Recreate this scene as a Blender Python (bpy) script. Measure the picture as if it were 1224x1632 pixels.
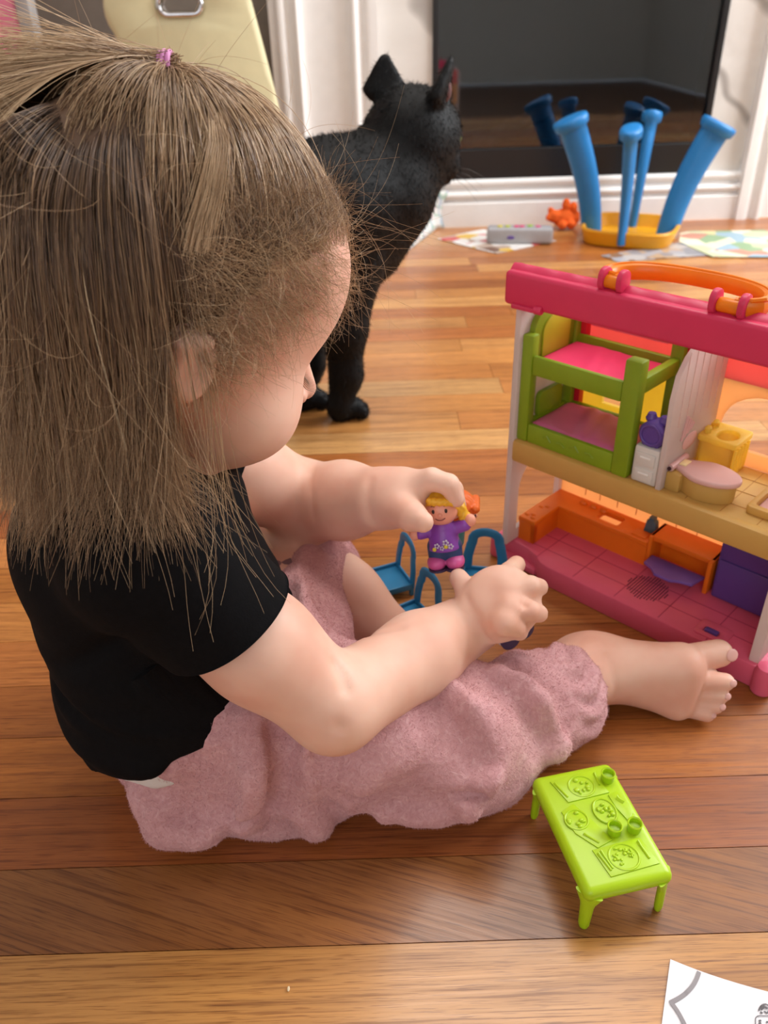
import bpy, bmesh, math, random
import numpy as np
from mathutils import Matrix, Vector
from math import radians, cos, sin, pi
random.seed(7); RNG = np.random.default_rng(7)
for o in list(bpy.data.objects): bpy.data.objects.remove(o)
SC = bpy.context.scene; COL = SC.collection

# ------------------------------------------------------------------ camera
FPX, PITCH, ROLL, CAMH = 1280.0, radians(32), radians(1.8), 0.46
CAM = np.array([0, 0, CAMH])
c_fw = np.array([0, cos(PITCH), -sin(PITCH)]); _r = np.array([1., 0, 0]); _u = np.array([0, sin(PITCH), cos(PITCH)])
c_rt = _r * cos(ROLL) - _u * sin(ROLL); c_up = _r * sin(ROLL) + _u * cos(ROLL)
cd = bpy.data.cameras.new('camera'); cam = bpy.data.objects.new('camera', cd); COL.objects.link(cam)
cam.matrix_world = Matrix(((c_rt[0], c_up[0], -c_fw[0], 0), (c_rt[1], c_up[1], -c_fw[1], 0), (c_rt[2], c_up[2], -c_fw[2], CAMH), (0, 0, 0, 1)))
cd.sensor_fit = 'VERTICAL'; cd.sensor_height = 36; cd.lens = 36 * FPX / 1632; cd.clip_start = .01; cd.clip_end = 50
cd.dof.use_dof = True; cd.dof.focus_distance = .45; cd.dof.aperture_fstop = 11
SC.camera = cam

# ------------------------------------------------------------------ world, light, exposure
w = bpy.data.worlds.new('world'); SC.world = w; w.use_nodes = True
w.node_tree.nodes['Background'].inputs[0].default_value = (.80, .88, 1, 1)
w.node_tree.nodes['Background'].inputs[1].default_value = 1.0
def area(name, loc, target, sx, sy, power, col):
    l = bpy.data.lights.new(name, 'AREA'); l.shape = 'RECTANGLE'; l.size = sx; l.size_y = sy; l.energy = power; l.color = col
    o = bpy.data.objects.new(name, l); COL.objects.link(o); o.location = loc
    o.rotation_euler = (Vector(target) - Vector(loc)).to_track_quat('-Z', 'Y').to_euler()
    return o
# daylight coming in through the two windows of the room (frames built below)
area('window_daylight_right', (1.86, 1.30, 1.35), (0, 1.0, .6), 1.3, 1.5, 42, (.96, .985, 1))
area('window_daylight_behind', (-.55, -2.12, 1.55), (0, .6, .6), 1.9, 1.4, 8, (.96, .985, 1))
# unseen overhead light, added to strengthen the light from above; no fixture built
area('added_overhead_light', (.25, 1.25, 2.44), (.1, .9, 0), 1.1, 1.1, 19, (1, .97, .93))
vs = SC.view_settings; vs.view_transform = 'Standard'; vs.look = 'None'; vs.exposure = 0.56; vs.gamma = 1; vs.use_curve_mapping = False

# ------------------------------------------------------------------ pixel rays (photo frame 1224x1632) onto real planes
def ray(x, y): return c_fw + c_rt * (x - 612) / FPX + c_up * (816 - y) / FPX
def onz(x, y, z=0.): d = ray(x, y); return CAM + d * ((z - CAMH) / d[2])
def ony(x, y, Y): d = ray(x, y); return CAM + d * (Y / d[1])
def dep(x, y, t): return CAM + ray(x, y) * t
def proj(p): v = np.asarray(p) - CAM; c = v @ c_fw; return 612 + FPX * (v @ c_rt) / c, 816 - FPX * (v @ c_up) / c, c

# ------------------------------------------------------------------ materials
def lin(h):
    if isinstance(h, str):
        h = h.lstrip('#'); c = [int(h[i:i + 2], 16) / 255 for i in (0, 2, 4)]
    else: c = h
    return tuple(x / 12.92 if x <= .04045 else ((x + .055) / 1.055) ** 2.4 for x in c) + (1,)
class NT:
    def __init__(s, name):
        s.m = bpy.data.materials.new(name); s.m.use_nodes = True; s.t = s.m.node_tree; s.n = s.t.nodes
        s.b = s.n['Principled BSDF']; s.out = s.n['Material Output']
    def node(s, typ, **kw):
        n = s.n.new(typ)
        for k, v in kw.items():
            if k in n.inputs: n.inputs[k].default_value = v
            else: setattr(n, k, v)
        return n
    def link(s, a, b): s.t.links.new(a, b)
    def ramp(s, fac, stops):
        r = s.n.new('ShaderNodeValToRGB'); e = r.color_ramp.elements
        while len(e) < len(stops): e.new(.5)
        for k, (p, c) in zip(e, stops): k.position = p; k.color = lin(c) if isinstance(c, str) else (c, c, c, 1) if isinstance(c, (int, float)) else c
        s.link(fac, r.inputs[0]); return r.outputs[0]
    def mix(s, mode, fac, a, b):
        m = s.n.new('ShaderNodeMix'); m.data_type = 'RGBA'; m.blend_type = mode
        for i, v in ((0, fac), (6, a), (7, b)):
            if hasattr(v, 'is_linked'): s.link(v, m.inputs[i])
            else: m.inputs[i].default_value = v
        return m.outputs[2]
    def bump(s, h, strength=.2, dist=.001):
        b = s.n.new('ShaderNodeBump'); b.inputs['Strength'].default_value = strength; b.inputs['Distance'].default_value = dist
        s.link(h, b.inputs['Height']); s.link(b.outputs[0], s.b.inputs['Normal'])
MATS = {}
def plain(name, col, rough=.5, spec=.5, sss=0, var=.06, scale=40, bump=0, bscale=300, trans=0, coat=0, sheen=0, metal=0):
    if name in MATS: return MATS[name]
    t = NT(name); b = t.b
    tc = t.node('ShaderNodeTexCoord'); nz = t.node('ShaderNodeTexNoise', Scale=scale, Detail=3.)
    t.link(tc.outputs['Object'], nz.inputs['Vector'])
    c = lin(col); lo = tuple(x * (1 - var) for x in c[:3]) + (1,); hi = tuple(min(1, x * (1 + var)) for x in c[:3]) + (1,)
    colr = t.ramp(nz.outputs[0], [(.3, lo), (.7, hi)]); t.link(colr, b.inputs['Base Color'])
    b.inputs['Roughness'].default_value = rough; b.inputs['Specular IOR Level'].default_value = spec; b.inputs['Metallic'].default_value = metal
    if coat: b.inputs['Coat Weight'].default_value = coat; b.inputs['Coat Roughness'].default_value = .15
    if sheen: b.inputs['Sheen Weight'].default_value = sheen; b.inputs['Sheen Roughness'].default_value = .5; b.inputs['Sheen Tint'].default_value = c
    if sss: b.inputs['Subsurface Weight'].default_value = sss; b.inputs['Subsurface Radius'].default_value = (.012, .005, .003); b.inputs['Subsurface Scale'].default_value = .6
    if bump:
        n2 = t.node('ShaderNodeTexNoise', Scale=bscale, Detail=4.); t.link(tc.outputs['Object'], n2.inputs['Vector']); t.bump(n2.outputs[0], bump, .001)
    if trans:   # thin translucent plastic: part of the light passes through
        tr = t.node('ShaderNodeBsdfTranslucent'); t.link(colr, tr.inputs[0])
        mx = t.node('ShaderNodeMixShader'); mx.inputs[0].default_value = trans
        t.link(b.outputs[0], mx.inputs[1]); t.link(tr.outputs[0], mx.inputs[2]); t.link(mx.outputs[0], t.out.inputs[0])
    MATS[name] = t.m; return t.m

# ------------------------------------------------------------------ objects
def obj(name, vf, mat, parent=None, smooth=False, loc=None, rot=None, auto=None):
    v, f = vf
    me = bpy.data.meshes.new(name); me.from_pydata([tuple(map(float, p)) for p in v], [], [tuple(int(i) for i in q) for q in f]); me.update()
    return mobj(name, me, mat, parent, smooth, loc, rot, auto)
def mobj(name, me, mat, parent=None, smooth=False, loc=None, rot=None, auto=None):
    if mat:
        for m in (mat if isinstance(mat, (list, tuple)) else [mat]): me.materials.append(m)
    if smooth: me.polygons.foreach_set('use_smooth', [True] * len(me.polygons))
    if auto is not None: me.set_sharp_from_angle(angle=radians(auto))
    o = bpy.data.objects.new(name, me); COL.objects.link(o)
    if parent is not None: o.parent = parent
    if loc is not None: o.location = loc
    if rot is not None: o.rotation_euler = rot
    return o
def empty(name, loc, rz=0, rot=None):
    o = bpy.data.objects.new(name, None); COL.objects.link(o); o.location = loc; o.rotation_euler = rot or (0, 0, rz); o.empty_display_size = .02
    return o
def tag(o, label, cat, group=None):
    o['label'] = label; o['category'] = cat
    if group: o['group'] = group
    return o
def struct(o): o['kind'] = 'structure'; return o
def copy_tree(o, parent=None, mats=None):
    c = o.copy(); COL.objects.link(c); c.parent = parent
    for ch in list(o.children): copy_tree(ch, c)
    return c

# ------------------------------------------------------------------ shapes: all return (verts, faces)
def join(*parts):
    V, F = [], []
    for v, f in parts:
        n = len(V); V += [tuple(p) for p in v]; F += [tuple(i + n for i in q) for q in f]
    return V, F
def xf(vf, M):
    M = Matrix(M) if not isinstance(M, Matrix) else M
    return [tuple(M @ Vector(p)) for p in vf[0]], vf[1]
def T(x, y, z): return Matrix.Translation((x, y, z))
def RX(a): return Matrix.Rotation(a, 4, 'X')
def RY(a): return Matrix.Rotation(a, 4, 'Y')
def RZ(a): return Matrix.Rotation(a, 4, 'Z')
def bm_out(bm):
    bm.verts.index_update(); r = ([tuple(v.co) for v in bm.verts], [tuple(v.index for v in f.verts) for f in bm.faces]); bm.free(); return r
def box(x0, x1, y0, y1, z0, z1, r=0, seg=2):
    bm = bmesh.new(); bmesh.ops.create_cube(bm, size=1)
    for v in bm.verts: v.co = Vector(((x0 + x1) / 2 + v.co.x * (x1 - x0), (y0 + y1) / 2 + v.co.y * (y1 - y0), (z0 + z1) / 2 + v.co.z * (z1 - z0)))
    if r: bmesh.ops.bevel(bm, geom=list(bm.edges), offset=r, segments=seg, profile=.5, affect='EDGES', clamp_overlap=True)
    return bm_out(bm)
def lathe(prof, n=24, cap=True):
    V, F = [], []
    for r, z in prof:
        for i in range(n): V.append((r * cos(2 * pi * i / n), r * sin(2 * pi * i / n), z))
    for k in range(len(prof) - 1):
        for i in range(n): a, b = k * n + i, k * n + (i + 1) % n; F.append((a, b, b + n, a + n))
    if cap: F.append(tuple(range(n))[::-1]); F.append(tuple((len(prof) - 1) * n + i for i in range(n)))
    return V, F
def ball(c, r, n=16, m=10):
    r = (r, r, r) if isinstance(r, (int, float)) else r
    V, F = [], []
    for j in range(1, m):
        a = pi * j / m
        for i in range(n): V.append((c[0] + r[0] * sin(a) * cos(2 * pi * i / n), c[1] + r[1] * sin(a) * sin(2 * pi * i / n), c[2] - r[2] * cos(a)))
    for k in range(m - 2):
        for i in range(n): a, b = k * n + i, k * n + (i + 1) % n; F.append((a, b, b + n, a + n))
    s = len(V); V += [(c[0], c[1], c[2] - r[2]), (c[0], c[1], c[2] + r[2])]
    for i in range(n): F.append((s, (i + 1) % n, i)); F.append((s + 1, (m - 2) * n + i, (m - 2) * n + (i + 1) % n))
    return V, F
def tube(path, rad, n=10, cap=True, closed=False, sq=None):
    P = [Vector(p) for p in path]; N = len(P); rad = [rad] * N if isinstance(rad, (int, float)) else list(rad)
    V, F = [], []; up = None
    for i in range(N):
        t = (P[(i + 1) % N] - P[i - 1]) if closed else (P[min(i + 1, N - 1)] - P[max(i - 1, 0)])
        t.normalize()
        if up is None: up = t.orthogonal().normalized() if sq is None else Vector(sq)
        up = (up - t * up.dot(t)).normalized(); b = t.cross(up)
        rx, ry = rad[i] if isinstance(rad[i], (tuple, list)) else (rad[i], rad[i])
        for k in range(n): a = 2 * pi * k / n; V.append(tuple(P[i] + up * (rx * cos(a)) + b * (ry * sin(a))))
    for i in range(N if closed else N - 1):
        j = (i + 1) % N
        for k in range(n): F.append((i * n + k, i * n + (k + 1) % n, j * n + (k + 1) % n, j * n + k))
    if cap and not closed: F.append(tuple(range(n))[::-1]); F.append(tuple((N - 1) * n + k for k in range(n)))
    return V, F
def panel(outline, holes=(), thick=.004, bevel=0, M=None):
    """flat plate from 2-D outline with holes, thick along local z (centred)"""
    c = bpy.data.curves.new('tmp', 'CURVE'); c.dimensions = '2D'; c.fill_mode = 'BOTH'; c.extrude = thick / 2 - bevel; c.bevel_depth = bevel; c.bevel_resolution = 1
    if bevel: c.offset = -bevel
    for pl in [outline] + list(holes):
        s = c.splines.new('POLY'); s.points.add(len(pl) - 1); s.use_cyclic_u = True
        for p, q in zip(s.points, pl): p.co = (q[0], q[1], 0, 1)
    o = bpy.data.objects.new('tmp', c); COL.objects.link(o)
    me = bpy.data.meshes.new_from_object(o.evaluated_get(bpy.context.evaluated_depsgraph_get()))
    bpy.data.objects.remove(o); bpy.data.curves.remove(c)
    bm = bmesh.new(); bm.from_mesh(me); bpy.data.meshes.remove(me); bmesh.ops.remove_doubles(bm, verts=bm.verts, dist=1e-6)
    vf = bm_out(bm)
    return xf(vf, M) if M else vf
def rrect(x0, x1, y0, y1, r, n=5):
    P = []
    for cx, cy, a in ((x1 - r, y1 - r, 0), (x0 + r, y1 - r, 90), (x0 + r, y0 + r, 180), (x1 - r, y0 + r, 270)):
        for i in range(n + 1): t = radians(a + 90 * i / n); P.append((cx + r * cos(t), cy + r * sin(t)))
    return P
def circ(cx, cy, rx, ry=None, n=24): ry = ry or rx; return [(cx + rx * cos(2 * pi * i / n), cy + ry * sin(2 * pi * i / n)) for i in range(n)]
def arch(x0, x1, y0, y1, n=12):
    r = (x1 - x0) / 2; P = [(x0, y0), (x1, y0)]
    return P + [((x0 + x1) / 2 + r * cos(pi * i / n), y1 - r * .9 + r * .9 * sin(pi * i / n)) for i in range(n + 1)]
# panel local (x,y,z) -> XZ plane facing -Y : x->x, y->z, z->-y
XZ = Matrix(((1, 0, 0, 0), (0, 0, -1, 0), (0, 1, 0, 0), (0, 0, 0, 1)))
YZ = Matrix(((0, 0, 1, 0), (1, 0, 0, 0), (0, 1, 0, 0), (0, 0, 0, 1)))   # x->y, y->z, z->x

# ------------------------------------------------------------------ smooth implicit surfaces for living shapes
def smin(a, b, k):
    if k <= 0: return np.minimum(a, b)
    h = np.maximum(k - np.abs(a - b), 0) / k
    return np.minimum(a, b) - h * h * h * k / 6
class Sdf:
    PAD = .03
    def __init__(s): s.ops = []; s.post = []
    def _add(s, fn, lo, hi, k, mode): s.ops.append((fn, np.array(lo) - s.PAD, np.array(hi) + s.PAD, k, mode)); return s
    def cap(s, a, b, ra, rb=None, k=.01, mode='u'):
        a = np.array(a, float); b = np.array(b, float); rb = ra if rb is None else rb; ba = b - a; L = max(ba @ ba, 1e-12)
        def fn(P):
            t = np.clip(((P - a) @ ba) / L, 0, 1); return np.linalg.norm(P - a - t[:, None] * ba, axis=1) - (ra + (rb - ra) * t)
        m = max(ra, rb); return s._add(fn, np.minimum(a, b) - m, np.maximum(a, b) + m, k, mode)
    def chain(s, pts, rad, k=.01, k0=None):
        for i in range(len(pts) - 1): s.cap(pts[i], pts[i + 1], rad[i], rad[i + 1], k if i or k0 is None else k0)
        return s
    def ell(s, c, r, R=None, k=.01, mode='u'):
        c = np.array(c, float); r = np.array([r] * 3 if isinstance(r, (int, float)) else r, float); R = np.eye(3) if R is None else np.array(R)
        def fn(P):
            q = (P - c) @ R.T; k0 = np.linalg.norm(q / r, axis=1); k1 = np.linalg.norm(q / (r * r), axis=1)
            return np.where(k1 > 1e-9, k0 * (k0 - 1) / np.maximum(k1, 1e-9), -r.min())
        e = np.abs(R.T) @ r; return s._add(fn, c - e, c + e, k, mode)
    def cut(s, p, n, k=.004):       # keep the side the normal points away from
        p = np.array(p, float); n = np.array(n, float); n /= np.linalg.norm(n)
        s.ops.append((lambda P: (P - p) @ n, None, None, k, 'c')); return s
    def disp(s, fn): s.post.append(fn); return s
    def __call__(s, P):
        d = np.full(len(P), .06)
        for fn, lo, hi, k, mode in s.ops:
            if lo is None: d = -smin(-d, -fn(P), k); continue
            m = np.all((P > lo) & (P < hi), axis=1)
            if not m.any(): continue
            v = fn(P[m])
            d[m] = smin(d[m], v, k) if mode == 'u' else -smin(-d[m], v, k)
        for f in s.post: d = d + f(P)
        return d
    def bounds(s):
        L = [o[1] for o in s.ops if o[1] is not None and o[4] == 'u']; Hh = [o[2] for o in s.ops if o[2] is not None and o[4] == 'u']
        return np.min(L, 0) + s.PAD * .6, np.max(Hh, 0) - s.PAD * .6
    def mesh(s, h=.003, it=2):
        lo, hi = s.bounds(); n = np.ceil((hi - lo) / h).astype(int) + 2
        # coarse pass to find blocks near the surface
        B = 8; nb = (n + B - 1) // B; n = nb * B + 1
        V = np.full(tuple(n), .05, np.float32)
        ci = np.stack(np.meshgrid(*[np.arange(k) for k in nb], indexing='ij'), -1).reshape(-1, 3)
        cc = lo + (ci + .5) * B * h; dc = s(cc); near = np.abs(dc) < B * h * 1.25
        g = np.stack(np.meshgrid(*[np.arange(B + 1)] * 3, indexing='ij'), -1).reshape(-1, 3)
        far = ci[~near & (dc < 0)]
        for b in far: V[b[0] * B:b[0] * B + B + 1, b[1] * B:b[1] * B + B + 1, b[2] * B:b[2] * B + B + 1] = -.05
        act = ci[near]
        for q in range(0, len(act), 400):
            b = act[q:q + 400]; idx = (b[:, None, :] * B + g[None]).reshape(-1, 3)
            V[idx[:, 0], idx[:, 1], idx[:, 2]] = s(lo + idx * h)
        ins = V < 0
        sh = tuple(k - 1 for k in V.shape)
        cnt = np.zeros(sh, np.int8); offs = [(i, j, k) for i in (0, 1) for j in (0, 1) for k in (0, 1)]
        for i, j, k in offs: cnt += ins[i:i + sh[0], j:j + sh[1], k:k + sh[2]]
        A = np.argwhere((cnt > 0) & (cnt < 8)); idm = np.full(sh, -1, np.int64); idm[A[:, 0], A[:, 1], A[:, 2]] = np.arange(len(A))
        val = {o: V[A[:, 0] + o[0], A[:, 1] + o[1], A[:, 2] + o[2]] for o in offs}
        acc = np.zeros((len(A), 3)); num = np.zeros(len(A))
        for o in offs:
            for ax in range(3):
                if o[ax]: continue
                o2 = list(o); o2[ax] = 1; o2 = tuple(o2); a, b = val[o], val[o2]; m = (a < 0) != (b < 0)
                t = np.where(m, a / np.where(m, a - b, 1), 0); p = np.tile(np.array(o, float), (len(A), 1)); p[:, ax] += t
                acc[m] += p[m]; num += m
        P = lo + (A + acc / np.maximum(num, 1)[:, None]) * h
        F = []
        for ax in range(3):
            a0 = [slice(None)] * 3; a1 = [slice(None)] * 3; a0[ax] = slice(0, -1); a1[ax] = slice(1, None)
            ch = ins[tuple(a0)] != ins[tuple(a1)]; E = np.argwhere(ch); u, w_ = (ax + 1) % 3, (ax + 2) % 3
            E = E[(E[:, u] > 0) & (E[:, w_] > 0) & (E[:, u] < V.shape[u] - 1) & (E[:, w_] < V.shape[w_] - 1)]
            def cid(du, dw):
                q = E.copy(); q[:, u] -= du; q[:, w_] -= dw; return idm[q[:, 0], q[:, 1], q[:, 2]]
            Q = np.stack([cid(1, 1), cid(0, 1), cid(0, 0), cid(1, 0)], 1); fl = ~ins[E[:, 0], E[:, 1], E[:, 2]]
            Q[fl] = Q[fl][:, ::-1]; F.append(Q)
        F = np.concatenate(F); F = F[(F >= 0).all(1)]
        e = h * .25
        for _ in range(it):
            d = s(P); G = np.stack([s(P + np.eye(3)[i] * e) - d for i in range(3)], 1) / e
            G2 = np.maximum((G * G).sum(1), .15); P = P - np.clip(d, -h, h)[:, None] * G / G2[:, None] * .9
        me = bpy.data.meshes.new('sdf'); me.vertices.add(len(P)); me.vertices.foreach_set('co', P.astype(np.float32).ravel())
        me.loops.add(F.size); me.loops.foreach_set('vertex_index', F.astype(np.int32).ravel())
        me.polygons.add(len(F)); me.polygons.foreach_set('loop_start', np.arange(0, F.size, 4, dtype=np.int32)); me.polygons.foreach_set('loop_total', np.full(len(F), 4, np.int32))
        me.update(calc_edges=True); me.validate(); me.polygons.foreach_set('use_smooth', [True] * len(me.polygons))
        return me
def snoise(P, seed=0, freq=60., octs=3):
    r = np.random.default_rng(seed); v = np.zeros(len(P)); amp = 1.
    for o in range(octs):
        for _ in range(4):
            k = r.normal(size=3); k *= freq * (1.9 ** o) / np.linalg.norm(k); v += amp * np.sin(P @ k + r.uniform(0, 6.28))
        amp *= .55
    return v / 4

def cast(s, pix, t0=.25):               # points of an implicit surface seen at photo pixels
    out = []
    for x, y in pix:
        d = ray(x, y); t = t0
        for _ in range(60): t += float(np.clip(s((CAM + d * t)[None])[0], -.01, .03)) * .8
        out.append(CAM + d * t)
    return np.array(out)
def crease(s, pix, w, amp):             # groove (amp > 0) or ridge along a line on the surface
    Q = cast(s, pix); seg = list(zip(Q[:-1], Q[1:])); lo, hi = Q.min(0) - 3 * w, Q.max(0) + 3 * w
    def fn(P):
        v = np.zeros(len(P)); m = np.all((P > lo) & (P < hi), axis=1)
        if m.any():
            p = P[m]; dm = np.full(len(p), 1.); L = len(seg)
            for i, (a, b) in enumerate(seg):
                ba = b - a; t = np.clip(((p - a) @ ba) / max(ba @ ba, 1e-9), 0, 1); dm = np.minimum(dm, np.linalg.norm(p - a - t[:, None] * ba, axis=1))
            v[m] = amp * np.exp(-(dm / w) ** 2)
        return v
    return fn
# ================================================================== the setting
def wood():
    t = NT('oak_plank'); tc = t.node('ShaderNodeTexCoord'); oi = t.node('ShaderNodeObjectInfo')
    sc = t.node('ShaderNodeVectorMath', operation='SCALE'); sc.inputs['Scale'].default_value = 37.; cmb = t.node('ShaderNodeCombineXYZ')
    t.link(oi.outputs['Random'], cmb.inputs[0]); t.link(oi.outputs['Random'], cmb.inputs[1]); t.link(cmb.outputs[0], sc.inputs[0])
    # rotate the grain a little on each plank so that some show slanted flame figure
    at = t.node('ShaderNodeAttribute', attribute_type='OBJECT', attribute_name='grain')
    rot = t.node('ShaderNodeVectorRotate', rotation_type='Z_AXIS'); t.link(tc.outputs['Object'], rot.inputs['Vector']); t.link(at.outputs['Fac'], rot.inputs['Angle'])
    add = t.node('ShaderNodeVectorMath', operation='ADD'); t.link(rot.outputs[0], add.inputs[0]); t.link(sc.outputs[0], add.inputs[1])
    def noise(scale, vec, detail=4., dist=0.):
        mp = t.node('ShaderNodeMapping'); mp.inputs['Scale'].default_value = vec; t.link(add.outputs[0], mp.inputs[0])
        n = t.node('ShaderNodeTexNoise', Scale=scale, Detail=detail, Distortion=dist); t.link(mp.outputs[0], n.inputs['Vector']); return n.outputs[0]
    broad = noise(1., (4, 60, 5), 4., .7); streak = noise(1., (11, 420, 9), 5., .35); pore = noise(1., (45, 1500, 30), 2., 0)
    base = oi.outputs['Color']
    c1 = t.mix('MULTIPLY', 1., base, t.ramp(broad, [(.28, (.76, .69, .62, 1)), (.5, (.98, .97, .95, 1)), (.75, (1.14, 1.12, 1.08, 1))]))
    c2 = t.mix('MULTIPLY', .95, c1, t.ramp(streak, [(.34, (.56, .46, .38, 1)), (.46, (.92, .89, .86, 1)), (.7, (1.06, 1.05, 1.04, 1))]))
    c3 = t.mix('MULTIPLY', .8, c2, t.ramp(pore, [(.36, (.55, .45, .38, 1)), (.44, (1, 1, 1, 1))]))
    t.link(c3, t.b.inputs['Base Color'])
    t.b.inputs['Roughness'].default_value = .3; t.b.inputs['Specular IOR Level'].default_value = .5; t.b.inputs['Coat Weight'].default_value = .25; t.b.inputs['Coat Roughness'].default_value = .16
    t.link(t.ramp(streak, [(.3, .42), (.7, .28)]), t.b.inputs['Roughness'])
    t.bump(streak, .12, .0006)
    return t.m
M_WOOD = wood()
M_GAP = plain('floor_joint_dark', '#3a2413', .8)
X0, X1, Y0, Y1 = -2.2, 1.9, -2.2, 2.14
floor = struct(obj('floor', box(X0, X1, Y0, 2.14, -.06, -.004), plain('floor_subfloor', '#5a3a20', .7)))
TONES = ['#cf9455', '#c98a4b', '#b9753a', '#d19a5c', '#b56f38', '#c58347', '#a9652f', '#c88d50', '#bd7c40', '#d3a065']
PW, PY0 = .0556, .2628
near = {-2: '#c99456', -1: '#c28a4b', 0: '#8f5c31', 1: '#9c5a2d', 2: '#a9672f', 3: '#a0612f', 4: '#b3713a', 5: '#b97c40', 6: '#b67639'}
grain = {0: .33, 5: .05}
rp = random.Random(5)
for r in range(-8, 33):
    y0 = PY0 + PW * r; x = -1.75 - rp.random() * .6
    cuts = []
    while x < 1.75:
        L = rp.choice([.42, .55, .7, .85, 1.05, 1.25]); cuts.append((x, x + L)); x += L
    if r in (-1, 0, 1): cuts = [(-2.1, -1.0), (-1.0, 1.15), (1.15, 2.2)]
    for a, b in cuts:
        if b < -1.4 - .0 or a > 1.6: continue
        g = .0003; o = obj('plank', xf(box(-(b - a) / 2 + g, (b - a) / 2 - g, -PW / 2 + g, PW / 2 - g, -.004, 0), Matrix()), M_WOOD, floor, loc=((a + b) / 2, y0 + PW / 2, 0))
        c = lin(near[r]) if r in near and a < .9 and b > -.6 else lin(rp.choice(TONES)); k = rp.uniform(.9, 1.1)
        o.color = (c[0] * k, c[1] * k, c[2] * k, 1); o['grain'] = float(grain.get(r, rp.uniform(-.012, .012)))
M_TAUPE = plain('taupe_wall_paint', '#756d63', .7); M_PAINT = plain('pale_wall_paint', '#ddd8cf', .7); M_WHITE = plain('white_gloss_trim_paint', '#ece9e6', .35, .5, var=.02)
GX0, GX1, GZ0, GZ1 = .141, .792, .108, .80
struct(obj('wall_back', panel([(X0, 0), (X1, 0), (X1, 2.5), (X0, 2.5)], [[(GX0 - .01, GZ0 - .01), (GX1 + .01, GZ0 - .01), (GX1 + .01, GZ1 + .01), (GX0 - .01, GZ1 + .01)]], .05, 0, T(0, 2.12, 0) @ XZ), M_TAUPE))
def marble():
    t = NT('white_marble_grey_veins'); tc = t.node('ShaderNodeTexCoord')
    n = t.node('ShaderNodeTexNoise', Scale=4., Detail=6., Distortion=.8); t.link(tc.outputs['Object'], n.inputs['Vector'])
    mp = t.node('ShaderNodeMapping'); mp.inputs['Rotation'].default_value = (0, radians(35), 0); t.link(tc.outputs['Object'], mp.inputs[0])
    wv = t.node('ShaderNodeTexWave', Scale=1.6, Distortion=9., Detail=3.); wv.inputs['Detail Scale'].default_value = 1.4; t.link(mp.outputs[0], wv.inputs['Vector'])
    v = t.ramp(wv.outputs['Fac'], [(.0, '#b2ada8'), (.03, '#d2cec9'), (.08, '#eae7e2')])
    c = t.mix('MULTIPLY', .5, v, t.ramp(n.outputs[0], [(.35, '#d0ccc8'), (.6, '#ffffff')]))
    t.link(c, t.b.inputs['Base Color']); t.b.inputs['Roughness'].default_value = .22; return t.m
struct(obj('wall_marble_surround', panel([(.0, .05), (1.0, .05), (1.0, 1.25), (.0, 1.25)], [[(GX0, GZ0), (GX1, GZ0), (GX1, GZ1), (GX0, GZ1)]], .03, 0, T(0, 2.085, 0) @ XZ), marble()))
def sweep(profile, a, b, axis):     # closed 2-D profile swept along an axis
    n = len(profile)
    if axis == 'x': V = [(a, p[0], p[1]) for p in profile] + [(b, p[0], p[1]) for p in profile]
    else: V = [(p[0], p[1], a) for p in profile] + [(p[0], p[1], b) for p in profile]
    F = [(i, (i + 1) % n, n + (i + 1) % n, n + i) for i in range(n)] + [tuple(range(n))[::-1], tuple(range(n, 2 * n))]
    return V, F
def curve_prof(pts, n=4):           # soften a profile by corner cutting
    for _ in range(2):
        q = []
        for i in range(len(pts) - 1):
            a, b = pts[i], pts[i + 1]; q += [(a[0] * .75 + b[0] * .25, a[1] * .75 + b[1] * .25), (a[0] * .25 + b[0] * .75, a[1] * .25 + b[1] * .75)]
        pts = [pts[0]] + q + [pts[-1]]
    return pts
bp = [(2.05, 0), (2.05, .050)] + curve_prof([(2.05, .050), (2.050, .056), (2.060, .057), (2.060, .066), (2.049, .068), (2.049, .079), (2.064, .081), (2.064, .092), (2.054, .094), (2.055, .105), (2.062, .108)]) + [(2.092, .108), (2.092, 0)]
struct(obj('baseboard_back', sweep(bp, .019, .885, 'x'), M_WHITE, smooth=True, auto=40))
struct(obj('baseboard_left', box(X0, -.222, 2.07, 2.094, 0, .11, .004), M_WHITE))
def pilaster(name, x0, s=1):
    d = lambda a: x0 + s * a
    pr = [(d(0), 2.05)] + [(d(a), y) for a, y in curve_prof([(0, 2.05), (.016, 2.05), (.017, 2.036), (.032, 2.034), (.036, 2.044), (.045, 2.047), (.058, 2.03), (.066, 2.03), (.069, 2.05), (.078, 2.056), (.110, 2.058), (.165, 2.056), (.176, 2.05), (.178, 2.036), (.190, 2.034), (.196, 2.046), (.205, 2.05), (.209, 2.038), (.235, 2.038)])] + [(d(.235), 2.094), (d(0), 2.094)]
    return struct(obj(name, sweep(pr if s > 0 else pr[::-1], 0, 2.2, 'z'), M_WHITE, smooth=True, auto=35))
pilaster('trim_1', -.217); pilaster('trim_2', 1.12, -1)
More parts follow.
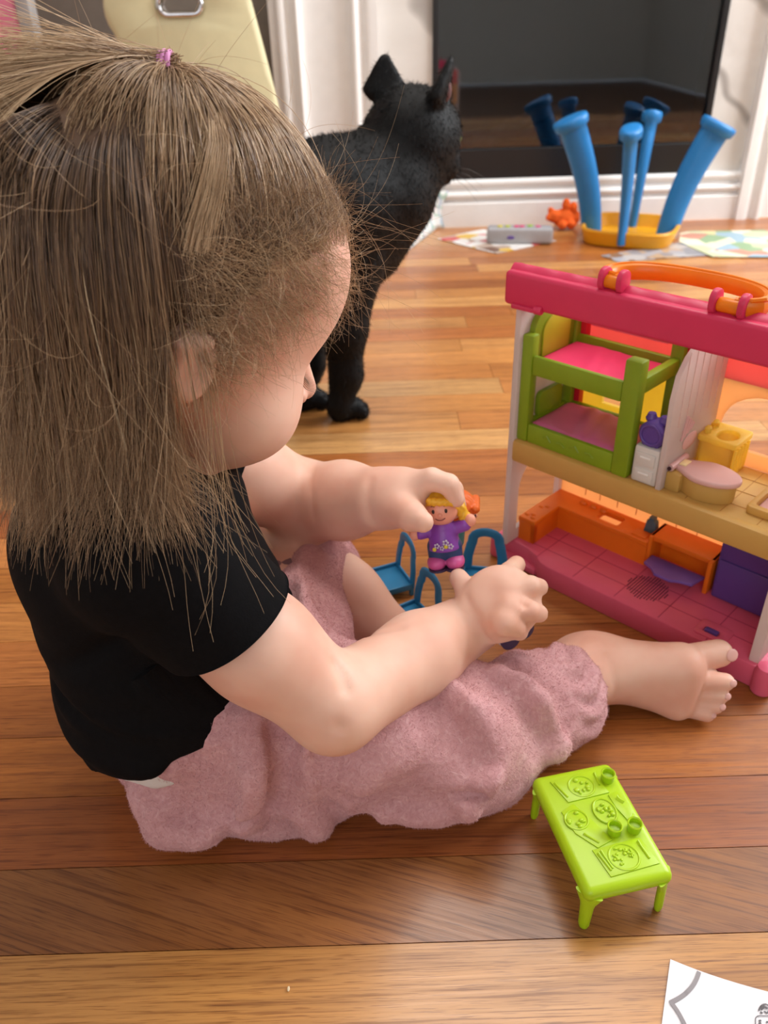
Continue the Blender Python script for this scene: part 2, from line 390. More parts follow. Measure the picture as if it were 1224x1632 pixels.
# the rest of the room, behind and beside the camera
def wall(name, M, w_, h_, hole):
    struct(obj(name, panel([(0, 0), (w_, 0), (w_, h_), (0, h_)], [hole] if hole else [], .1, 0, M), M_PAINT))
rect = lambda a, b, c, d: [(a, c), (b, c), (b, d), (a, d)]
wall('wall_right', T(1.95, Y0, 0) @ YZ, 4.34, 2.5, rect(2.8, 4.2, .55, 2.15))
wall('wall_left', T(-2.25, Y0, 0) @ YZ, 4.34, 2.5, None)
wall('wall_front', T(X0, -2.25, 0) @ XZ, 4.1, 2.5, rect(.6, 2.7, .8, 2.3))
struct(obj('ceiling', box(X0, X1, Y0, 2.14, 2.5, 2.6), plain('ceiling_white', '#eeece8', .8)))
def window(name, M, w_, h_):
    o = struct(obj(name, panel(rect(0, w_, 0, h_), [rect(.05, w_ / 2 - .02, .05, h_ - .05), rect(w_ / 2 + .02, w_ - .05, .05, h_ - .05)], .06, 0, M), M_WHITE)); return o
window('window_1', T(1.94, .6, .55) @ YZ, 1.4, 1.6); window('window_2', T(-1.6, -2.24, .8) @ XZ, 2.1, 1.5)

# ------------------------------------------------------------------ fireplace insert
fp = tag(empty('fireplace', (GX0, 2.07, GZ0)), 'black glass-fronted fireplace insert set in the white marble surround', 'fireplace')
W_, H_ = GX1 - GX0, GZ1 - GZ0
M_BLK = plain('black_fireplace_metal', '#17181a', .35)
obj('frame', panel(rect(0, W_, 0, H_), [rect(.014, W_ - .014, .066, H_ - .03)], .012, .002, T(0, -.002, 0) @ XZ), M_BLK, fp)
def dark_glass():
    t = NT('smoked_fireplace_glass'); tr = t.node('ShaderNodeBsdfTransparent'); tr.inputs[0].default_value = (.62, .65, .68, 1)
    gl = t.node('ShaderNodeBsdfGlossy'); gl.inputs['Roughness'].default_value = .035; gl.inputs[0].default_value = (.75, .8, .85, 1)
    fr = t.node('ShaderNodeFresnel', IOR=2.1); mx = t.node('ShaderNodeMixShader'); t.link(fr.outputs[0], mx.inputs[0]); t.link(tr.outputs[0], mx.inputs[1]); t.link(gl.outputs[0], mx.inputs[2])
    t.link(mx.outputs[0], t.out.inputs[0]); return t.m
obj('glass', box(.012, W_ - .012, .004, .007, .062, H_ - .026), dark_glass(), fp)
obj('firebox', join(box(.005, W_ - .005, .10, .104, .01, H_), box(.002, .008, .012, .10, .01, H_), box(W_ - .008, W_ - .002, .012, .10, .01, H_), box(.005, W_ - .005, .012, .104, H_ - .008, H_), box(.005, W_ - .005, .012, .104, .052, .062)), plain('firebox_black', '#343a40', .7), fp)
M_LOG = plain('charred_log_bark', '#5d626c', .85, bump=.6, bscale=60, var=.4, scale=30)
rl = random.Random(3)
for i, (x, z, L, a, rr) in enumerate([(.12, .085, .14, .05, .018), (.26, .09, .16, -.1, .02), (.42, .088, .17, .08, .021), (.55, .085, .12, -.06, .017), (.22, .118, .15, .35, .016), (.36, .12, .14, -.3, .017), (.47, .115, .13, .28, .015), (.31, .14, .12, .12, .013)]):
    pth = [((k / 6 - .5) * L, rl.uniform(-.003, .003), rl.uniform(-.003, .003)) for k in range(7)]
    lg = obj('log', xf(tube(pth, [rr * rl.uniform(.85, 1.1) for _ in pth], 10), T(x, .045 + .018 * (i % 2), z) @ RY(-a)), M_LOG, fp, smooth=True, auto=50)
# ================================================================== dolls' house
HO = Vector((.105, .641, 0)); HA = math.atan2(-.186, .182)
house = tag(empty('dollhouse', HO, HA), 'open-fronted plastic dollhouse with pink roof, orange carry handle and green bunk bed', 'dollhouse')
PINK = plain('pink_plastic', '#e0607c', .38, .5, var=.03); PINKR = plain('hot_pink_plastic', '#e03762', .38, .5, var=.03, trans=.12)
HWHITE = plain('white_plastic_wall', '#efe4df', .4, var=.02, trans=.5); TAN = plain('tan_plastic', '#e6bd68', .45, var=.03, trans=.35)
ORANGE = plain('orange_plastic', '#f47a16', .4, var=.03, trans=.12); LIME = plain('olive_green_plastic', '#8aa51c', .42, var=.05, trans=.12, bump=.25, bscale=120)
PURP = plain('purple_plastic', '#5d4290', .42, var=.04); CORAL = plain('coral_plastic', '#f9938c', .4, var=.03, trans=.65); PEACH = plain('peach_plastic', '#fbcf9c', .4, var=.03, trans=.72)
YELP = plain('yellow_plastic', '#f9e06e', .4, var=.03, trans=.6); PALEPINK = plain('pale_pink_plastic', '#ecc0b9', .38, var=.03, trans=.2); DARK = plain('dark_hole', '#3d1a25', .8)
def hp(name, vf, m, parent=house, smooth=True, auto=32): return obj(name, vf, m, parent, smooth, auto=auto)
D, N = .100, .092
# base tray, its front edge stepping back to the left where the fingers fit
outl = [(-.004, .016), (-.004, .106), (.262, .106), (.262, .0), (.062, .0), (.052, .002), (.042, .009), (.030, .013), (.012, .014), (.002, .012)]
base = hp('base', join(panel(outl, [], .022, .002, T(0, 0, .011)), box(.004, .046, .004, .016, .001, .008, .002), box(-.008, .003, .004, .03, 0, .022, .003)), PINK)
for i in range(5): hp('tile_seam', box(.045 + .042 * i, .0456 + .042 * i, .003, .062, .0221, .0223), plain('pink_plastic_groove', '#b83a5e', .5), base)
for j in range(2): hp('tile_seam', box(.03, .25, .023 + .02 * j, .0236 + .02 * j, .0221, .0223), MATS['pink_plastic_groove'], base)
hp('foot', xf(lathe([(.007, 0), (.0085, .002), (.0085, .02), (.007, .025), (.003, .0265)], 16), T(.263, .002, 0)), PINK)
gr = []
for i in range(-7, 8):
    for j in range(-7, 8):
        if i * i + j * j < 52: gr.append(box(.145 + i * .0025 - .0004, .145 + i * .0025 + .0004, .033 + j * .0025 - .0008, .033 + j * .0025 + .0008, .0222, .0225))
g = hp('speaker_grille', join(*gr), DARK, base); g['kind'] = 'stuff'
hp('switch_plate', panel(rrect(.2, .227, .006, .027, .004), [rrect(.206, .219, .011, .018, .0015)], .0015, .0004, T(0, 0, .0226)), PINK, base)
hp('switch', box(.207, .218, .012, .017, .0222, .0248, .0008), PURP, base)
# side walls
ft = lambda z: .004 if z < .2 else .004
hp('side_wall', panel([(.004, .022), (.098, .022), (.098, .250), (.05, .262), (.004, .256)], [arch(.018, .086, .034, .106), rrect(.05, .082, .178, .203, .004)], .006, .001, T(.0095, 0, 0) @ YZ), HWHITE)
hp('side_wall', panel([(.004, .022), (.098, .022), (.098, .250), (.05, .262), (.004, .256)], [arch(.03, .08, .15, .23)], .008, .001, T(.2515, 0, 0) @ YZ), HWHITE)
# middle storey floor with a thick rounded front beam
mid = hp('upper_floor', join(box(.012, .248, .002, .012, .114, .135, .003), box(.012, .248, .010, N, .127, .134, .001)), TAN)
for i in range(3): hp('floor_seam', box(.17 + .028 * i, .1705 + .028 * i, .012, .09, .1341, .1344), plain('tan_plastic_groove', '#c08a3e', .5), mid)
for j in range(3): hp('floor_seam', box(.15, .246, .028 + .022 * j, .0285 + .022 * j, .1341, .1344), MATS['tan_plastic_groove'], mid)
# back walls
hp('back_wall', panel(rect(.012, .248, .022, .114), [rect(.036, .108, .0655, .0695)], .004, 0, T(0, N + .002, 0) @ XZ), PEACH)
bw = hp('back_wall', panel(rect(.012, .146, .134, .203), [rect(.045, .07, .150, .163)], .004, 0, T(0, N + .002, 0) @ XZ), YELP)
hp('back_wall', panel(rect(.012, .146, .203, .252), [], .004, 0, T(0, N + .002, 0) @ XZ), CORAL)
hp('back_wall', panel(rect(.146, .248, .134, .203), [arch(.154, .224, .147, .195)], .004, 0, T(0, N + .002, 0) @ XZ), PEACH)
hp('back_wall', panel(rect(.146, .248, .203, .252), [], .004, 0, T(0, N + .002, 0) @ XZ), CORAL)
hp('painted_light_strip', box(.0, .100, N - .003, N, .2195, .2225, .0008), plain('painted_light_pink', '#ff9ac0', .3, trans=.4)); hp('painted_light_strip', box(.141, .246, N - .003, N, .2225, .2255, .0008), MATS['painted_light_pink'])  # bright pink strips paint in the light caught along the lip
for x in (.020, .118): hp('back_post', box(x, x + .008, N - .012, N - .004, .134, .25, .001), plain('red_plastic_post', '#e0223c', .35, trans=.25))
for x in (.04, .056, .075, .095, .115, .135, .155): hp('bead_line', box(x, x + .0007, N - .0006, N, .05, .112), plain('peach_groove', '#d98a52', .5))
# partition between bedroom and bathroom, its front edge curving back at the top
pp = [(.008, .134), (.008, .19), (.007, .21), (.010, .229), (.02, .241), (.034, .249), (.05, .254), (N, .254), (N, .134)]
part = hp('partition_wall', panel(pp, [], .0045, .001, T(.1485, 0, 0) @ YZ), HWHITE)
hp('towel_relief', join(*[tube([(.1512, .03 + .004 * k, .17 + .002 * k), (.1516, .034 + .004 * k, .19 - .003 * k)], .0012, 6) for k in range(4)] + [ball((.1512, .046, .165), (.001, .012, .007), 12, 8)]), PALEPINK, part)
for k in range(6): hp('tile_seam', box(.1507, .1511, .02 + .012 * k, .0206 + .012 * k, .185, .245), plain('tile_seam_pale', '#d9bdb4', .5), part)
# roof bar with rounded wavy edge, hinge tab and hooks
def wavy():
    V, F = box(-.001, .262, -.004, .024, .256, .283, .0035, 3); return [(x, y, z) for x, y, z in V], F
bm = bmesh.new(); v, f = wavy(); vs_ = [bm.verts.new(p) for p in v]; [bm.faces.new([vs_[i] for i in q]) for q in f]
roof = hp('roof', bm_out(bm), PINKR)
hp('roof_edge', join(*[tube([(.262 * (k / 40), .004, .2825 + .0006 * sin(k * 1.7)) for k in range(41)], [(.006, .0012)] * 41, 8)]), PINKR, roof)
hp('hinge_tab', join(box(.008, .03, -.006, .004, .2545, .2585, .0012), xf(lathe([(.003, 0), (.0035, .001), (.0035, .006), (.003, .007)], 12), T(.030, -.004, .2575) @ RY(pi / 2))), PINKR, roof)
for x in (.0835, .0985, .1675, .187): hp('hook', xf(panel(rrect(-.007, .007, -.006, .011, .0065), [], .0045, .001), T(x, .004, .2875) @ YZ), PINKR, roof, auto=40)
hb = [(.094, .005, .2885), (.086, .006, .2886), (.0805, .012, .289)]
for k in range(29):
    t = pi * (k + 1.5) / 31; hb.append((.137 - .0575 * (abs(cos(t)) ** .85) * (1 if cos(t) > 0 else -1), .012 + .037 * sin(t) ** .8, .2885 + .0005 * sin(t)))
hb += [(.1935, .012, .289), (.188, .006, .2886), (.180, .005, .2885)]
HOR = plain('orange_handle_plastic', '#ff9012', .35, trans=.25)
hnd = hp('handle', tube(hb, [(.0062, .0042)] * len(hb), 12, sq=(0, 0, 1)), HOR)
hp('handle_rim', tube([(x + (x - .137) * .05, y + 0, z + .0055) for i, (x, y, z) in enumerate(hb)], .0017, 6), HOR, hnd)
for x in (.091, .178): hp('handle_pin', xf(lathe([(.0045, -.008), (.005, -.007), (.005, .007), (.0045, .008)], 14), T(x, .004, .2885) @ RY(pi / 2)), HOR, hnd)
# green bunk bed
bunk = hp('bunk_bed', join(
    box(.0125, .0235, .007, .017, .1345, .231, .002), box(.107, .1215, .007, .019, .1345, .233, .002),
    box(.0235, .107, .008, .013, .1345, .152, .0015), box(.0235, .107, .008, .013, .197, .214, .0015),
    box(.0125, .0225, .074, .084, .1345, .234, .002), box(.110, .1215, .074, .085, .1345, .232, .002),
    box(.112, .1195, .017, .076, .203, .216, .0015), box(.112, .1195, .017, .076, .1345, .150, .0015), box(.0135, .0195, .014, .076, .1345, .150, .0015),
    box(.02, .112, .077, .082, .197, .214, .0012), box(.02, .112, .077, .082, .1345, .15, .0012), box(.02, .112, .01, .08, .198, .203), box(.02, .112, .01, .08, .138, .143),
    panel([(.014, .203)] + [(.0455 - .031 * cos(pi * i / 14), .231 + .021 * sin(pi * i / 14)) for i in range(15)] + [(.077, .203)], [], .006, .001, T(.0165, 0, 0) @ YZ),
    panel(rrect(.03, .066, .148, .172, .006), [], .005, .001, T(.0165, 0, 0) @ YZ)), LIME, auto=38)
hp('headboard_inlay', panel([(.026, .207)] + [(.0455 - .02 * cos(pi * i / 14), .228 + .014 * sin(pi * i / 14)) for i in range(15)] + [(.065, .207)], [], .0015, .0004, T(.0202, 0, 0) @ YZ), plain('yellow_green_plastic', '#c4bf2e', .4, trans=.2), bunk)
for k in range(4): hp('carved_mark', tube([(.04 + .014 * k, .0078, .144), (.044 + .014 * k, .0076, .147 - .002 * (k % 2)), (.048 + .014 * k, .0078, .142)], .0007, 5), LIME, bunk)
def blanket(x0, x1, y0, y1, z, amp, seed):
    V, F = [], []; n, m = 26, 18
    r = random.Random(seed)
    for j in range(m + 1):
        for i in range(n + 1):
            a, b = i / n, j / m; e = min(a, 1 - a, b, 1 - b); dz = amp * (math.exp(-((a - .55 + .25 * b) / .05) ** 2) * .9 + math.exp(-((a - .68 + .2 * b) / .04) ** 2) * .7 + .35 * sin(9 * a + 5 * b)) * min(1, e * 8)
            V.append((x0 + (x1 - x0) * a, y0 + (y1 - y0) * b, z + dz - (.002 if e < .03 else 0)))
    for j in range(m):
        for i in range(n): q = j * (n + 1) + i; F.append((q, q + 1, q + n + 2, q + n + 1))
    b0 = len(V); V += [(x0, y0, z - .006), (x1, y0, z - .006), (x1, y1, z - .006), (x0, y1, z - .006)]; F.append((b0 + 3, b0 + 2, b0 + 1, b0))
    F += [tuple(range(0, n + 1))[::-1] + (b0, b0 + 1), tuple(m * (n + 1) + i for i in range(n + 1)) + (b0 + 2, b0 + 3)]
    F += [tuple(j * (n + 1) for j in range(m + 1)) + (b0 + 3, b0), tuple(j * (n + 1) + n for j in range(m + 1))[::-1] + (b0 + 1, b0 + 2)]
    return V, F
hp('upper_mattress', blanket(.021, .1115, .0135, .0765, .209, .0014, 1), plain('hot_pink_mattress', '#f0386c', .45, trans=.15), bunk, auto=60)
hp('lower_blanket', blanket(.021, .1115, .0135, .0765, .151, .0032, 2), plain('dusty_pink_blanket', '#d86a94', .45), bunk, auto=60)
# nightstand and clock
ns = hp('nightstand', box(.1235, .1455, .010, .034, .134, .166, .0025), plain('off_white_plastic', '#d8d3cb', .42))
for z in (.142, .156): hp('drawer', box(.1265, .1425, .0088, .012, z - .0055, z + .0055, .0008), MATS['off_white_plastic'], ns); hp('drawer_pull', box(.130, .139, .0080, .0095, z + .001, z + .0024, .0005), plain('pale_pull', '#f4f1ea', .4), ns)
ck = hp('alarm_clock', join(xf(lathe([(.0095, 0), (.0108, .0012), (.0108, .012), (.0095, .0135)], 24), T(.1345, .025, .1765) @ RX(pi / 2)), box(.127, .142, .012, .03, .166, .171, .002), xf(lathe([(.004, 0), (.0045, .002), (.003, .006)], 12), T(.129, .02, .185)), xf(lathe([(.004, 0), (.0045, .002), (.003, .006)], 12), T(.140, .02, .185))), PURP)
hp('clock_rim', xf(tube(circ(0, 0, .0082, None, 24) and [(x, y, 0) for x, y in circ(0, 0, .0082)], .0012, 8, closed=True), T(.1345, .0113, .1765) @ RX(pi / 2)), PURP, ck)
# toilet with closed lid
def tear(s, n=40):
    P = []
    for i in range(n):
        t = 2 * pi * i / n; c, q = cos(t), sin(t); wv = .0165 * (1 if c > -.1 else .62 + .38 * (1 + (c + .1)) ** 2); P.append((.1755 + .0265 * c * s + (0 if c > 0 else 0), .029 + wv * q * s))
    return P
pan = hp('toilet', join(panel(tear(.93), [], .015, .002, T(0, 0, .1415)), box(.1505, .163, .014, .044, .134, .15, .002)), TAN)
hp('toilet_lid', panel(tear(1.04), [], .0045, .0015, T(0, 0, .1513)), PALEPINK, pan, auto=60)
hp('hinge', xf(lathe([(.0028, 0), (.0028, .026)], 12), T(.1525, .042, .1525) @ RX(pi / 2)), PALEPINK, pan); hp('hinge_pin', xf(lathe([(.0016, 0), (.0016, .001)], 10), T(.1525, .0152, .1525) @ RX(pi / 2)), DARK, pan)
hp('flush_plate', box(.1555, .161, .024, .034, .1535, .1546, .0004), plain('cream_flush_plate', '#f6dfa4', .35), pan)
# wash basin
sk = hp('wash_basin', join(panel(rrect(.152, .184, .056, .089, .003), [circ(.171, .070, .0085, .0105)], .005, .001, T(0, 0, .1645)), box(.154, .182, .058, .060, .134, .163), box(.154, .156, .058, .088, .134, .163), box(.180, .182, .058, .088, .134, .163), xf(lathe([(.0095, .012), (.0075, .003), (.001, 0)], 16, False), T(.171, .070, .152))), YELP)
for y in (.064, .078): hp('tap', join(xf(lathe([(.0025, 0), (.0028, .004), (.0015, .006)], 10), T(.157, y, .167)), tube([(.157, .071, .167), (.157, .071, .172), (.162, .071, .172)], .0014, 7)), YELP, sk)
for k in range(5): hp('skirt_pleat', tube([(.1825, .060 + .006 * k, .138), (.1830, .060 + .006 * k, .161)], .0014, 6), YELP, sk)
hp('shower_tray', panel(rrect(.212, .246, .022, .084, .004), [rrect(.217, .242, .028, .078, .003)], .007, .0015, T(0, 0, .1375)), TAN)
hp('shower_mat', box(.217, .242, .028, .078, .1345, .136, .0005), PALEPINK)
# kitchen counter, L-shaped, with sink, hob and fold-down table
cnt = hp('kitchen_counter', join(
    panel([(.0125, .021), (.031, .021), (.031, .061), (.125, .061), (.125, .09), (.0125, .09)], [rrect(.068, .090, .068, .083, .002)], .0055, .001, T(0, 0, .0445)),
    box(.0130, .0305, .0215, .0265, .022, .043), box(.0265, .0305, .0215, .063, .022, .043), box(.0265, .125, .0615, .0655, .022, .043), box(.067, .091, .067, .084, .030, .034),
    box(.125, .186, .063, .09, .05, .055, .001), box(.125, .129, .0615, .09, .022, .055, .001), box(.182, .186, .058, .09, .022, .055, .001), box(.127, .184, .083, .09, .022, .053)), ORANGE, auto=40)
for k in range(3): hp('stove_knob', ball((.046 + .011 * k, .081, .0475), (.0042, .0035, .0035), 12, 8), ORANGE, cnt)
for x, y in ((.017, .028), (.022, .031), (.025, .026), (.019, .048), (.023, .052)): hp('counter_relief', ball((x, y, .0475), (.0026, .002, .0016), 10, 6), ORANGE, cnt)
hp('sink_well', box(.068, .090, .068, .083, .034, .0345), plain('red_orange_sink', '#e2450f', .4), cnt)
hp('keypad', box(.107, .121, .064, .075, .0472, .0485, .0004), ORANGE, cnt)
hp('tap_handle', panel([(-.006, 0), (.006, 0), (.0045, .012), (.0025, .013), (.0025, .016), (-.0025, .016), (-.0025, .013), (-.0045, .012)], [], .007, .001, T(.118, .080, .047) @ XZ), plain('slate_grey_plastic', '#4e6670', .5), cnt)
hp('fold_down_table', join(panel([(.130, .064), (.180, .064), (.177, .047), (.166, .044), (.160, .040), (.145, .040), (.139, .046), (.130, .050)], [], .0035, .001, T(0, 0, .0335) @ RX(radians(0)))), plain('lilac_plastic', '#7a5aa8', .4), cnt)
# purple appliance
fr = hp('refrigerator', box(.189, .2475, .060, .091, .022, .113, .002), PURP)
hp('refrigerator_door', box(.191, .2465, .0585, .0605, .024, .062, .0008), PURP, fr); hp('refrigerator_door', box(.191, .2465, .0585, .0605, .0635, .112, .0008), PURP, fr)
hp('door_handle', tube([(.236, .0582, .085), (.239, .057, .086), (.240, .0565, .092), (.238, .057, .097), (.235, .0582, .098)], .0009, 6), PURP, fr)
# ================================================================== lime green toy dining table
LG = plain('lime_green_plastic', '#b4d818', .34, .5, var=.02, trans=.12)
TC = (onz(850, 1235, .037) + onz(968, 1212, .037) + onz(1075, 1390, .037) + onz(930, 1425, .037)) / 4
tbl = tag(empty('toy_table', (TC[0] + .0005, TC[1] - .0008, 0), radians(11.5)), 'lime green plastic toy dining table with molded plates and cups', 'toy table')
def tp(name, vf, par=tbl, auto=35): return obj(name, vf, LG, par, True, auto=auto)
tw, tl, th = .0275, .0425, .037
def apron():        # rounded top with skirt that flows into the legs
    bm = bmesh.new(); v, f = box(-tw, tw, -tl, tl, th - .011, th, .005, 4); vs_ = [bm.verts.new(p) for p in v]
    for q in f: bm.faces.new([vs_[i] for i in q])
    return bm_out(bm)
tp('table_top', apron())
for sx in (-1, 1):
    for sy in (-1, 1):
        dg = Vector((sx, sy, 0)).normalized(); pth, rd = [], []
        for k in range(12):
            t = k / 11; z = th - .006 - t * (th - .0062); q = Vector((sx * (tw - .0042), sy * (tl - .0042), z)) + dg * (.0008 * t); pth.append(q)
            w_ = .0046 * (1 - .3 * t) + .0035 * max(0, .3 - t) / .3; rd.append((w_ if t < .95 else w_ * .8, .0026 if t < .95 else .002))
        tp('leg', tube(pth, rd, 16, sq=(-dg.y, dg.x, 0)))
def cup(x, y): return xf(lathe([(.0040, 0), (.0044, .0055), (.0047, .0062), (.0042, .0066), (.0036, .0060), (.0034, .003), (.0005, .0026)], 18), T(x, y, th - .0002))
for x, y in ((.0190, .0285), (.0055, -.0085), (.0180, -.0095)): tp('cup', cup(x, y))
def plate(x, y, rx, ry=None): return xf(tube([(a, b, 0) for a, b in circ(0, 0, rx, ry or rx, 30)], .0008, 8, closed=True), T(x, y, th + .0005)), xf(panel(circ(0, 0, rx, ry or rx), [], .0008), T(x, y, th + .0002))
rf = random.Random(2)
def food(x, y, r, n, s): return [ball((x + r * math.sqrt(rf.random()) * cos(a), y + r * math.sqrt(rf.random()) * sin(a), th + .0009), (s * rf.uniform(.6, 1.3), s * rf.uniform(.6, 1.3), s * .7), 8, 6) for a in [rf.uniform(0, 6.28) for _ in range(n)]]
for x, y, rx, ry in ((.0005, .027, .0082, .0078), (-.0128, .0045, .0070, .0070), (.0068, .0065, .0068, .0088), (.0035, -.0255, .0088, .0085)):
    p = tp('plate', join(*plate(x, y, rx, ry))); n = 22 if y < -.02 else 9
    tp('food', join(*food(x, y, min(rx, ry) * .78, n, .0011 if n > 10 else .0015)), p)
def mat_(pts): return join(panel(pts, [], .0009, .0003, T(0, 0, th + .0003)))
tp('placemat', mat_([(-.0175, .035), (.0125, .037), (.0155, .0185), (-.0125, .0175)])); tp('placemat', mat_([(-.0195, .012), (-.010, .016), (-.0015, -.003), (.002, -.0135), (-.0085, -.0165), (-.0175, -.004)])); tp('placemat', mat_([(-.0125, -.017), (.0185, -.0155), (.0215, -.034), (-.0095, -.0355)]))
tp('placemat', mat_([(.014, .017), (.0205, .0185), (.0235, .002), (.0175, -.004), (.0145, .007)]))
for (x0, y0, x1, y1), w_ in (((-.0155, .033, -.0115, .021), .0008), ((.0125, .0345, .0118, .025), .0007), ((-.0105, -.020, -.0078, -.032), .0008), ((-.0082, -.019, -.0062, -.031), .0007), ((.0158, -.018, .0172, -.030), .0008), ((-.013, -.006, -.0065, -.0135), .0008), ((.0175, .013, .0205, .009), .0016)):
    tp('cutlery', tube([(x0, y0, th + .0009), (x0 * .7 + x1 * .3, y0 * .7 + y1 * .3, th + .0011), (x1, y1, th + .0009)], [(w_ * 1.6, .0006), (w_ * .8, .0006), (w_, .0006)], 8))

# ================================================================== blue toy chairs
BLUE = plain('blue_plastic', '#2f86b8', .38, var=.03, trans=.1)
def toy_chair(name, loc, rz, label, tilt=None):
    c = tag(empty(name, loc, rz), label, 'toy chair', 'blue toy chairs beside the child'); 
    if tilt: c.rotation_euler = tilt
    def q(nm, vf, par=c): return obj(nm, vf, BLUE, par, True, auto=40)
    s = .0195
    q('seat', join(panel(rrect(-s, s, -s, s, .002), [], .003, .0008, T(0, 0, .0085)), box(-s, s, -s, -s + .002, .007, .0135, .0006), box(-s, s, s - .002, s, .007, .0135, .0006), box(-s, -s + .002, -s, s, .007, .0135, .0006), box(s - .002, s, -s, s, .007, .0135, .0006)))
    for a, b in ((-s, -s), (s - .004, -s), (-s, s - .004), (s - .004, s - .004)): q('leg', box(a, a + .004, b, b + .004, 0, .009, .0008))
    hoop = [(s - .001, -.0165, .009), (s + .0005, -.0160, .024), (s + .0015, -.0135, .036)] + [(s + .0025, -.0125 * cos(pi * i / 10), .0385 + .0115 * sin(pi * i / 10) ** .7) for i in range(11)] + [(s + .0015, .0135, .036), (s + .0005, .0160, .024), (s - .001, .0165, .009)]
    q('backrest', tube(hoop, [(.0017, .0046)] * len(hoop), 12, sq=(1, 0, 0)))
    return c
c1 = (onz(570, 908, .012) + onz(628, 897, .012) + onz(655, 935, .012) + onz(612, 950, .012)) / 4
toy_chair('toy_chair', (c1[0], c1[1], 0), radians(22), 'blue plastic toy chair directly below the yellow-haired doll, seat fully visible')
c2 = onz(656, 990, .012); toy_chair('toy_chair', (c2[0] - .002, c2[1] + .004, 0), radians(30), 'blue plastic toy chair half hidden behind the child\'s near forearm')
c3 = onz(776, 925, .03); toy_chair('toy_chair', (c3[0], c3[1] + .025, 0), radians(78), 'blue plastic toy chair, only its rounded back showing beyond the near hand')

# ================================================================== toy figures
def figure(name, label, hair, shirt, trousers, shoes, pig=True, M=None, group='toddler toy figures'):
    r = tag(empty(name, (0, 0, 0)), label, 'toy figure', group)
    SK = plain('doll_skin_plastic', '#eda389', .4, var=.02)
    def q(nm, vf_or_me, m, par=r):
        return mobj(nm, vf_or_me, m, par, True) if not isinstance(vf_or_me, tuple) else obj(nm, vf_or_me, m, par, True, auto=50)
    s = Sdf(); s.PAD = .008; s.ell((-.0068, -.001, .0055), (.0072, .0098, .0062), k=.002).ell((.0068, -.001, .0055), (.0072, .0098, .0062), k=.0015).cut((0, 0, .0008), (0, 0, -1), .001); q('shoes', s.mesh(.0008), shoes)
    q('sole', panel(circ(-.006, -.001, .0074, .0102, 20), [], .0016, 0, T(0, 0, .0008)), plain('dark_sole', '#3a2a4a', .6)); q('sole', panel(circ(.006, -.001, .0074, .0102, 20), [], .0016, 0, T(0, 0, .0008)), MATS['dark_sole'])
    s = Sdf(); s.PAD = .008; s.cap((-.0052, .001, .010), (-.005, .001, .017), .0076, .0080, k=.002).cap((.0052, .001, .010), (.005, .001, .017), .0076, .0080, k=.0022); q('trousers', s.mesh(.0008), trousers)
    s = Sdf(); s.PAD = .008; s.cap((0, .001, .0175), (0, .001, .031), .0122, .0092, k=.003)
    for e in (-1, 1): s.cap((e * .008, .001, .030), (e * .0165, -.001, .0325 if e > 0 else .0285), .0048, .0046, k=.003)
    s.cut((0, 0, .0155), (0, .0, -1), .001); q('shirt', s.mesh(.0008), shirt)
    for e in (-1, 1): q('hand', ball((e * .0208, -.0015, .036 if e > 0 else .0285), (.0042, .0042, .0048), 14, 10), SK)
    hd = q('head', join(ball((0, -.0005, .0455), (.0128, .0120, .0118), 24, 16), xf(lathe([(.0058, 0), (.0056, .006)], 16), T(0, 0, .031))), SK)
    q('nose', ball((0, -.0124, .0445), (.0018, .0015, .0015), 10, 8), SK, hd)
    EY = plain('doll_eye_black', '#26201f', .3)
    for e in (-1, 1): q('eye', ball((e * .0046, -.0115, .0472), (.0011, .0009, .0016), 10, 8), EY, hd); q('eyebrow', tube([(e * .0033, -.0112, .0505), (e * .0046, -.0110, .0512), (e * .0060, -.0104, .0507)], .0003, 5), plain('doll_brow', '#8a5a30', .5), hd)
    q('smile', tube([(.0042 * sin(t), -.0122 * cos(t * .42), .0424 - .0018 * cos(t * 1.3)) for t in [(-1 + k / 5) for k in range(11)]], .00035, 5), plain('doll_mouth', '#7a2f35', .5), hd)
    s = Sdf(); s.PAD = .008; s.ell((0, .002, .0485), (.0142, .0132, .0120), k=.002).ell((0, -.0085, .0440), (.0124, .009, .0098), k=.0015, mode='s')
    s.cap((-.006, -.0098, .0545), (.010, -.0090, .0525), .0032, .0030, k=.003)
    if pig:
        for e in (-1, 1): s.ell((e * .0145, .002, .0445), (.0042, .005, .0062), k=.003).ell((e * .0165, .002, .0385), (.0045, .005, .0052), k=.002)
    else: s.ell((0, .008, .054), (.009, .008, .008), k=.004)
    s.disp(lambda P: .0003 * np.sin(P[:, 0] * 1500 + 4 * np.sin(P[:, 2] * 400)))
    q('hair', s.mesh(.0008), hair)
    if M is not None: r.matrix_world = M
    return r
PURPS = plain('doll_purple_shirt', '#8a45ad', .4, var=.03); NAVY = plain('doll_navy', '#21406e', .42); SHOE = plain('doll_pink_shoes', '#cf5a9a', .4); DYEL = plain('doll_yellow_hair', '#f0b62c', .42, var=.06, trans=.05); DORG = plain('doll_orange_hair', '#ee6f22', .42, var=.08)
DP = dep(712, 905, .575)                # feet of the held doll
def fm(base, yaw, lean, roll=0): return T(*base) @ RZ(yaw) @ RY(roll) @ RX(lean)
doll = figure('toy_figure', 'yellow-haired toy figure in a purple shirt held up in the far hand', DYEL, PURPS, NAVY, SHOE, True, fm(DP, radians(-6), radians(-16), radians(-7)) @ Matrix.Scale(.96, 4))
def flower(x, z, s, m):
    y = -.0128 + .0 * z
    return join(*[ball((x + s * cos(a), y + .0004, z + s * sin(a)), (s * .55, .0006, s * .55), 8, 6) for a in [2 * pi * k / 5 for k in range(5)]])
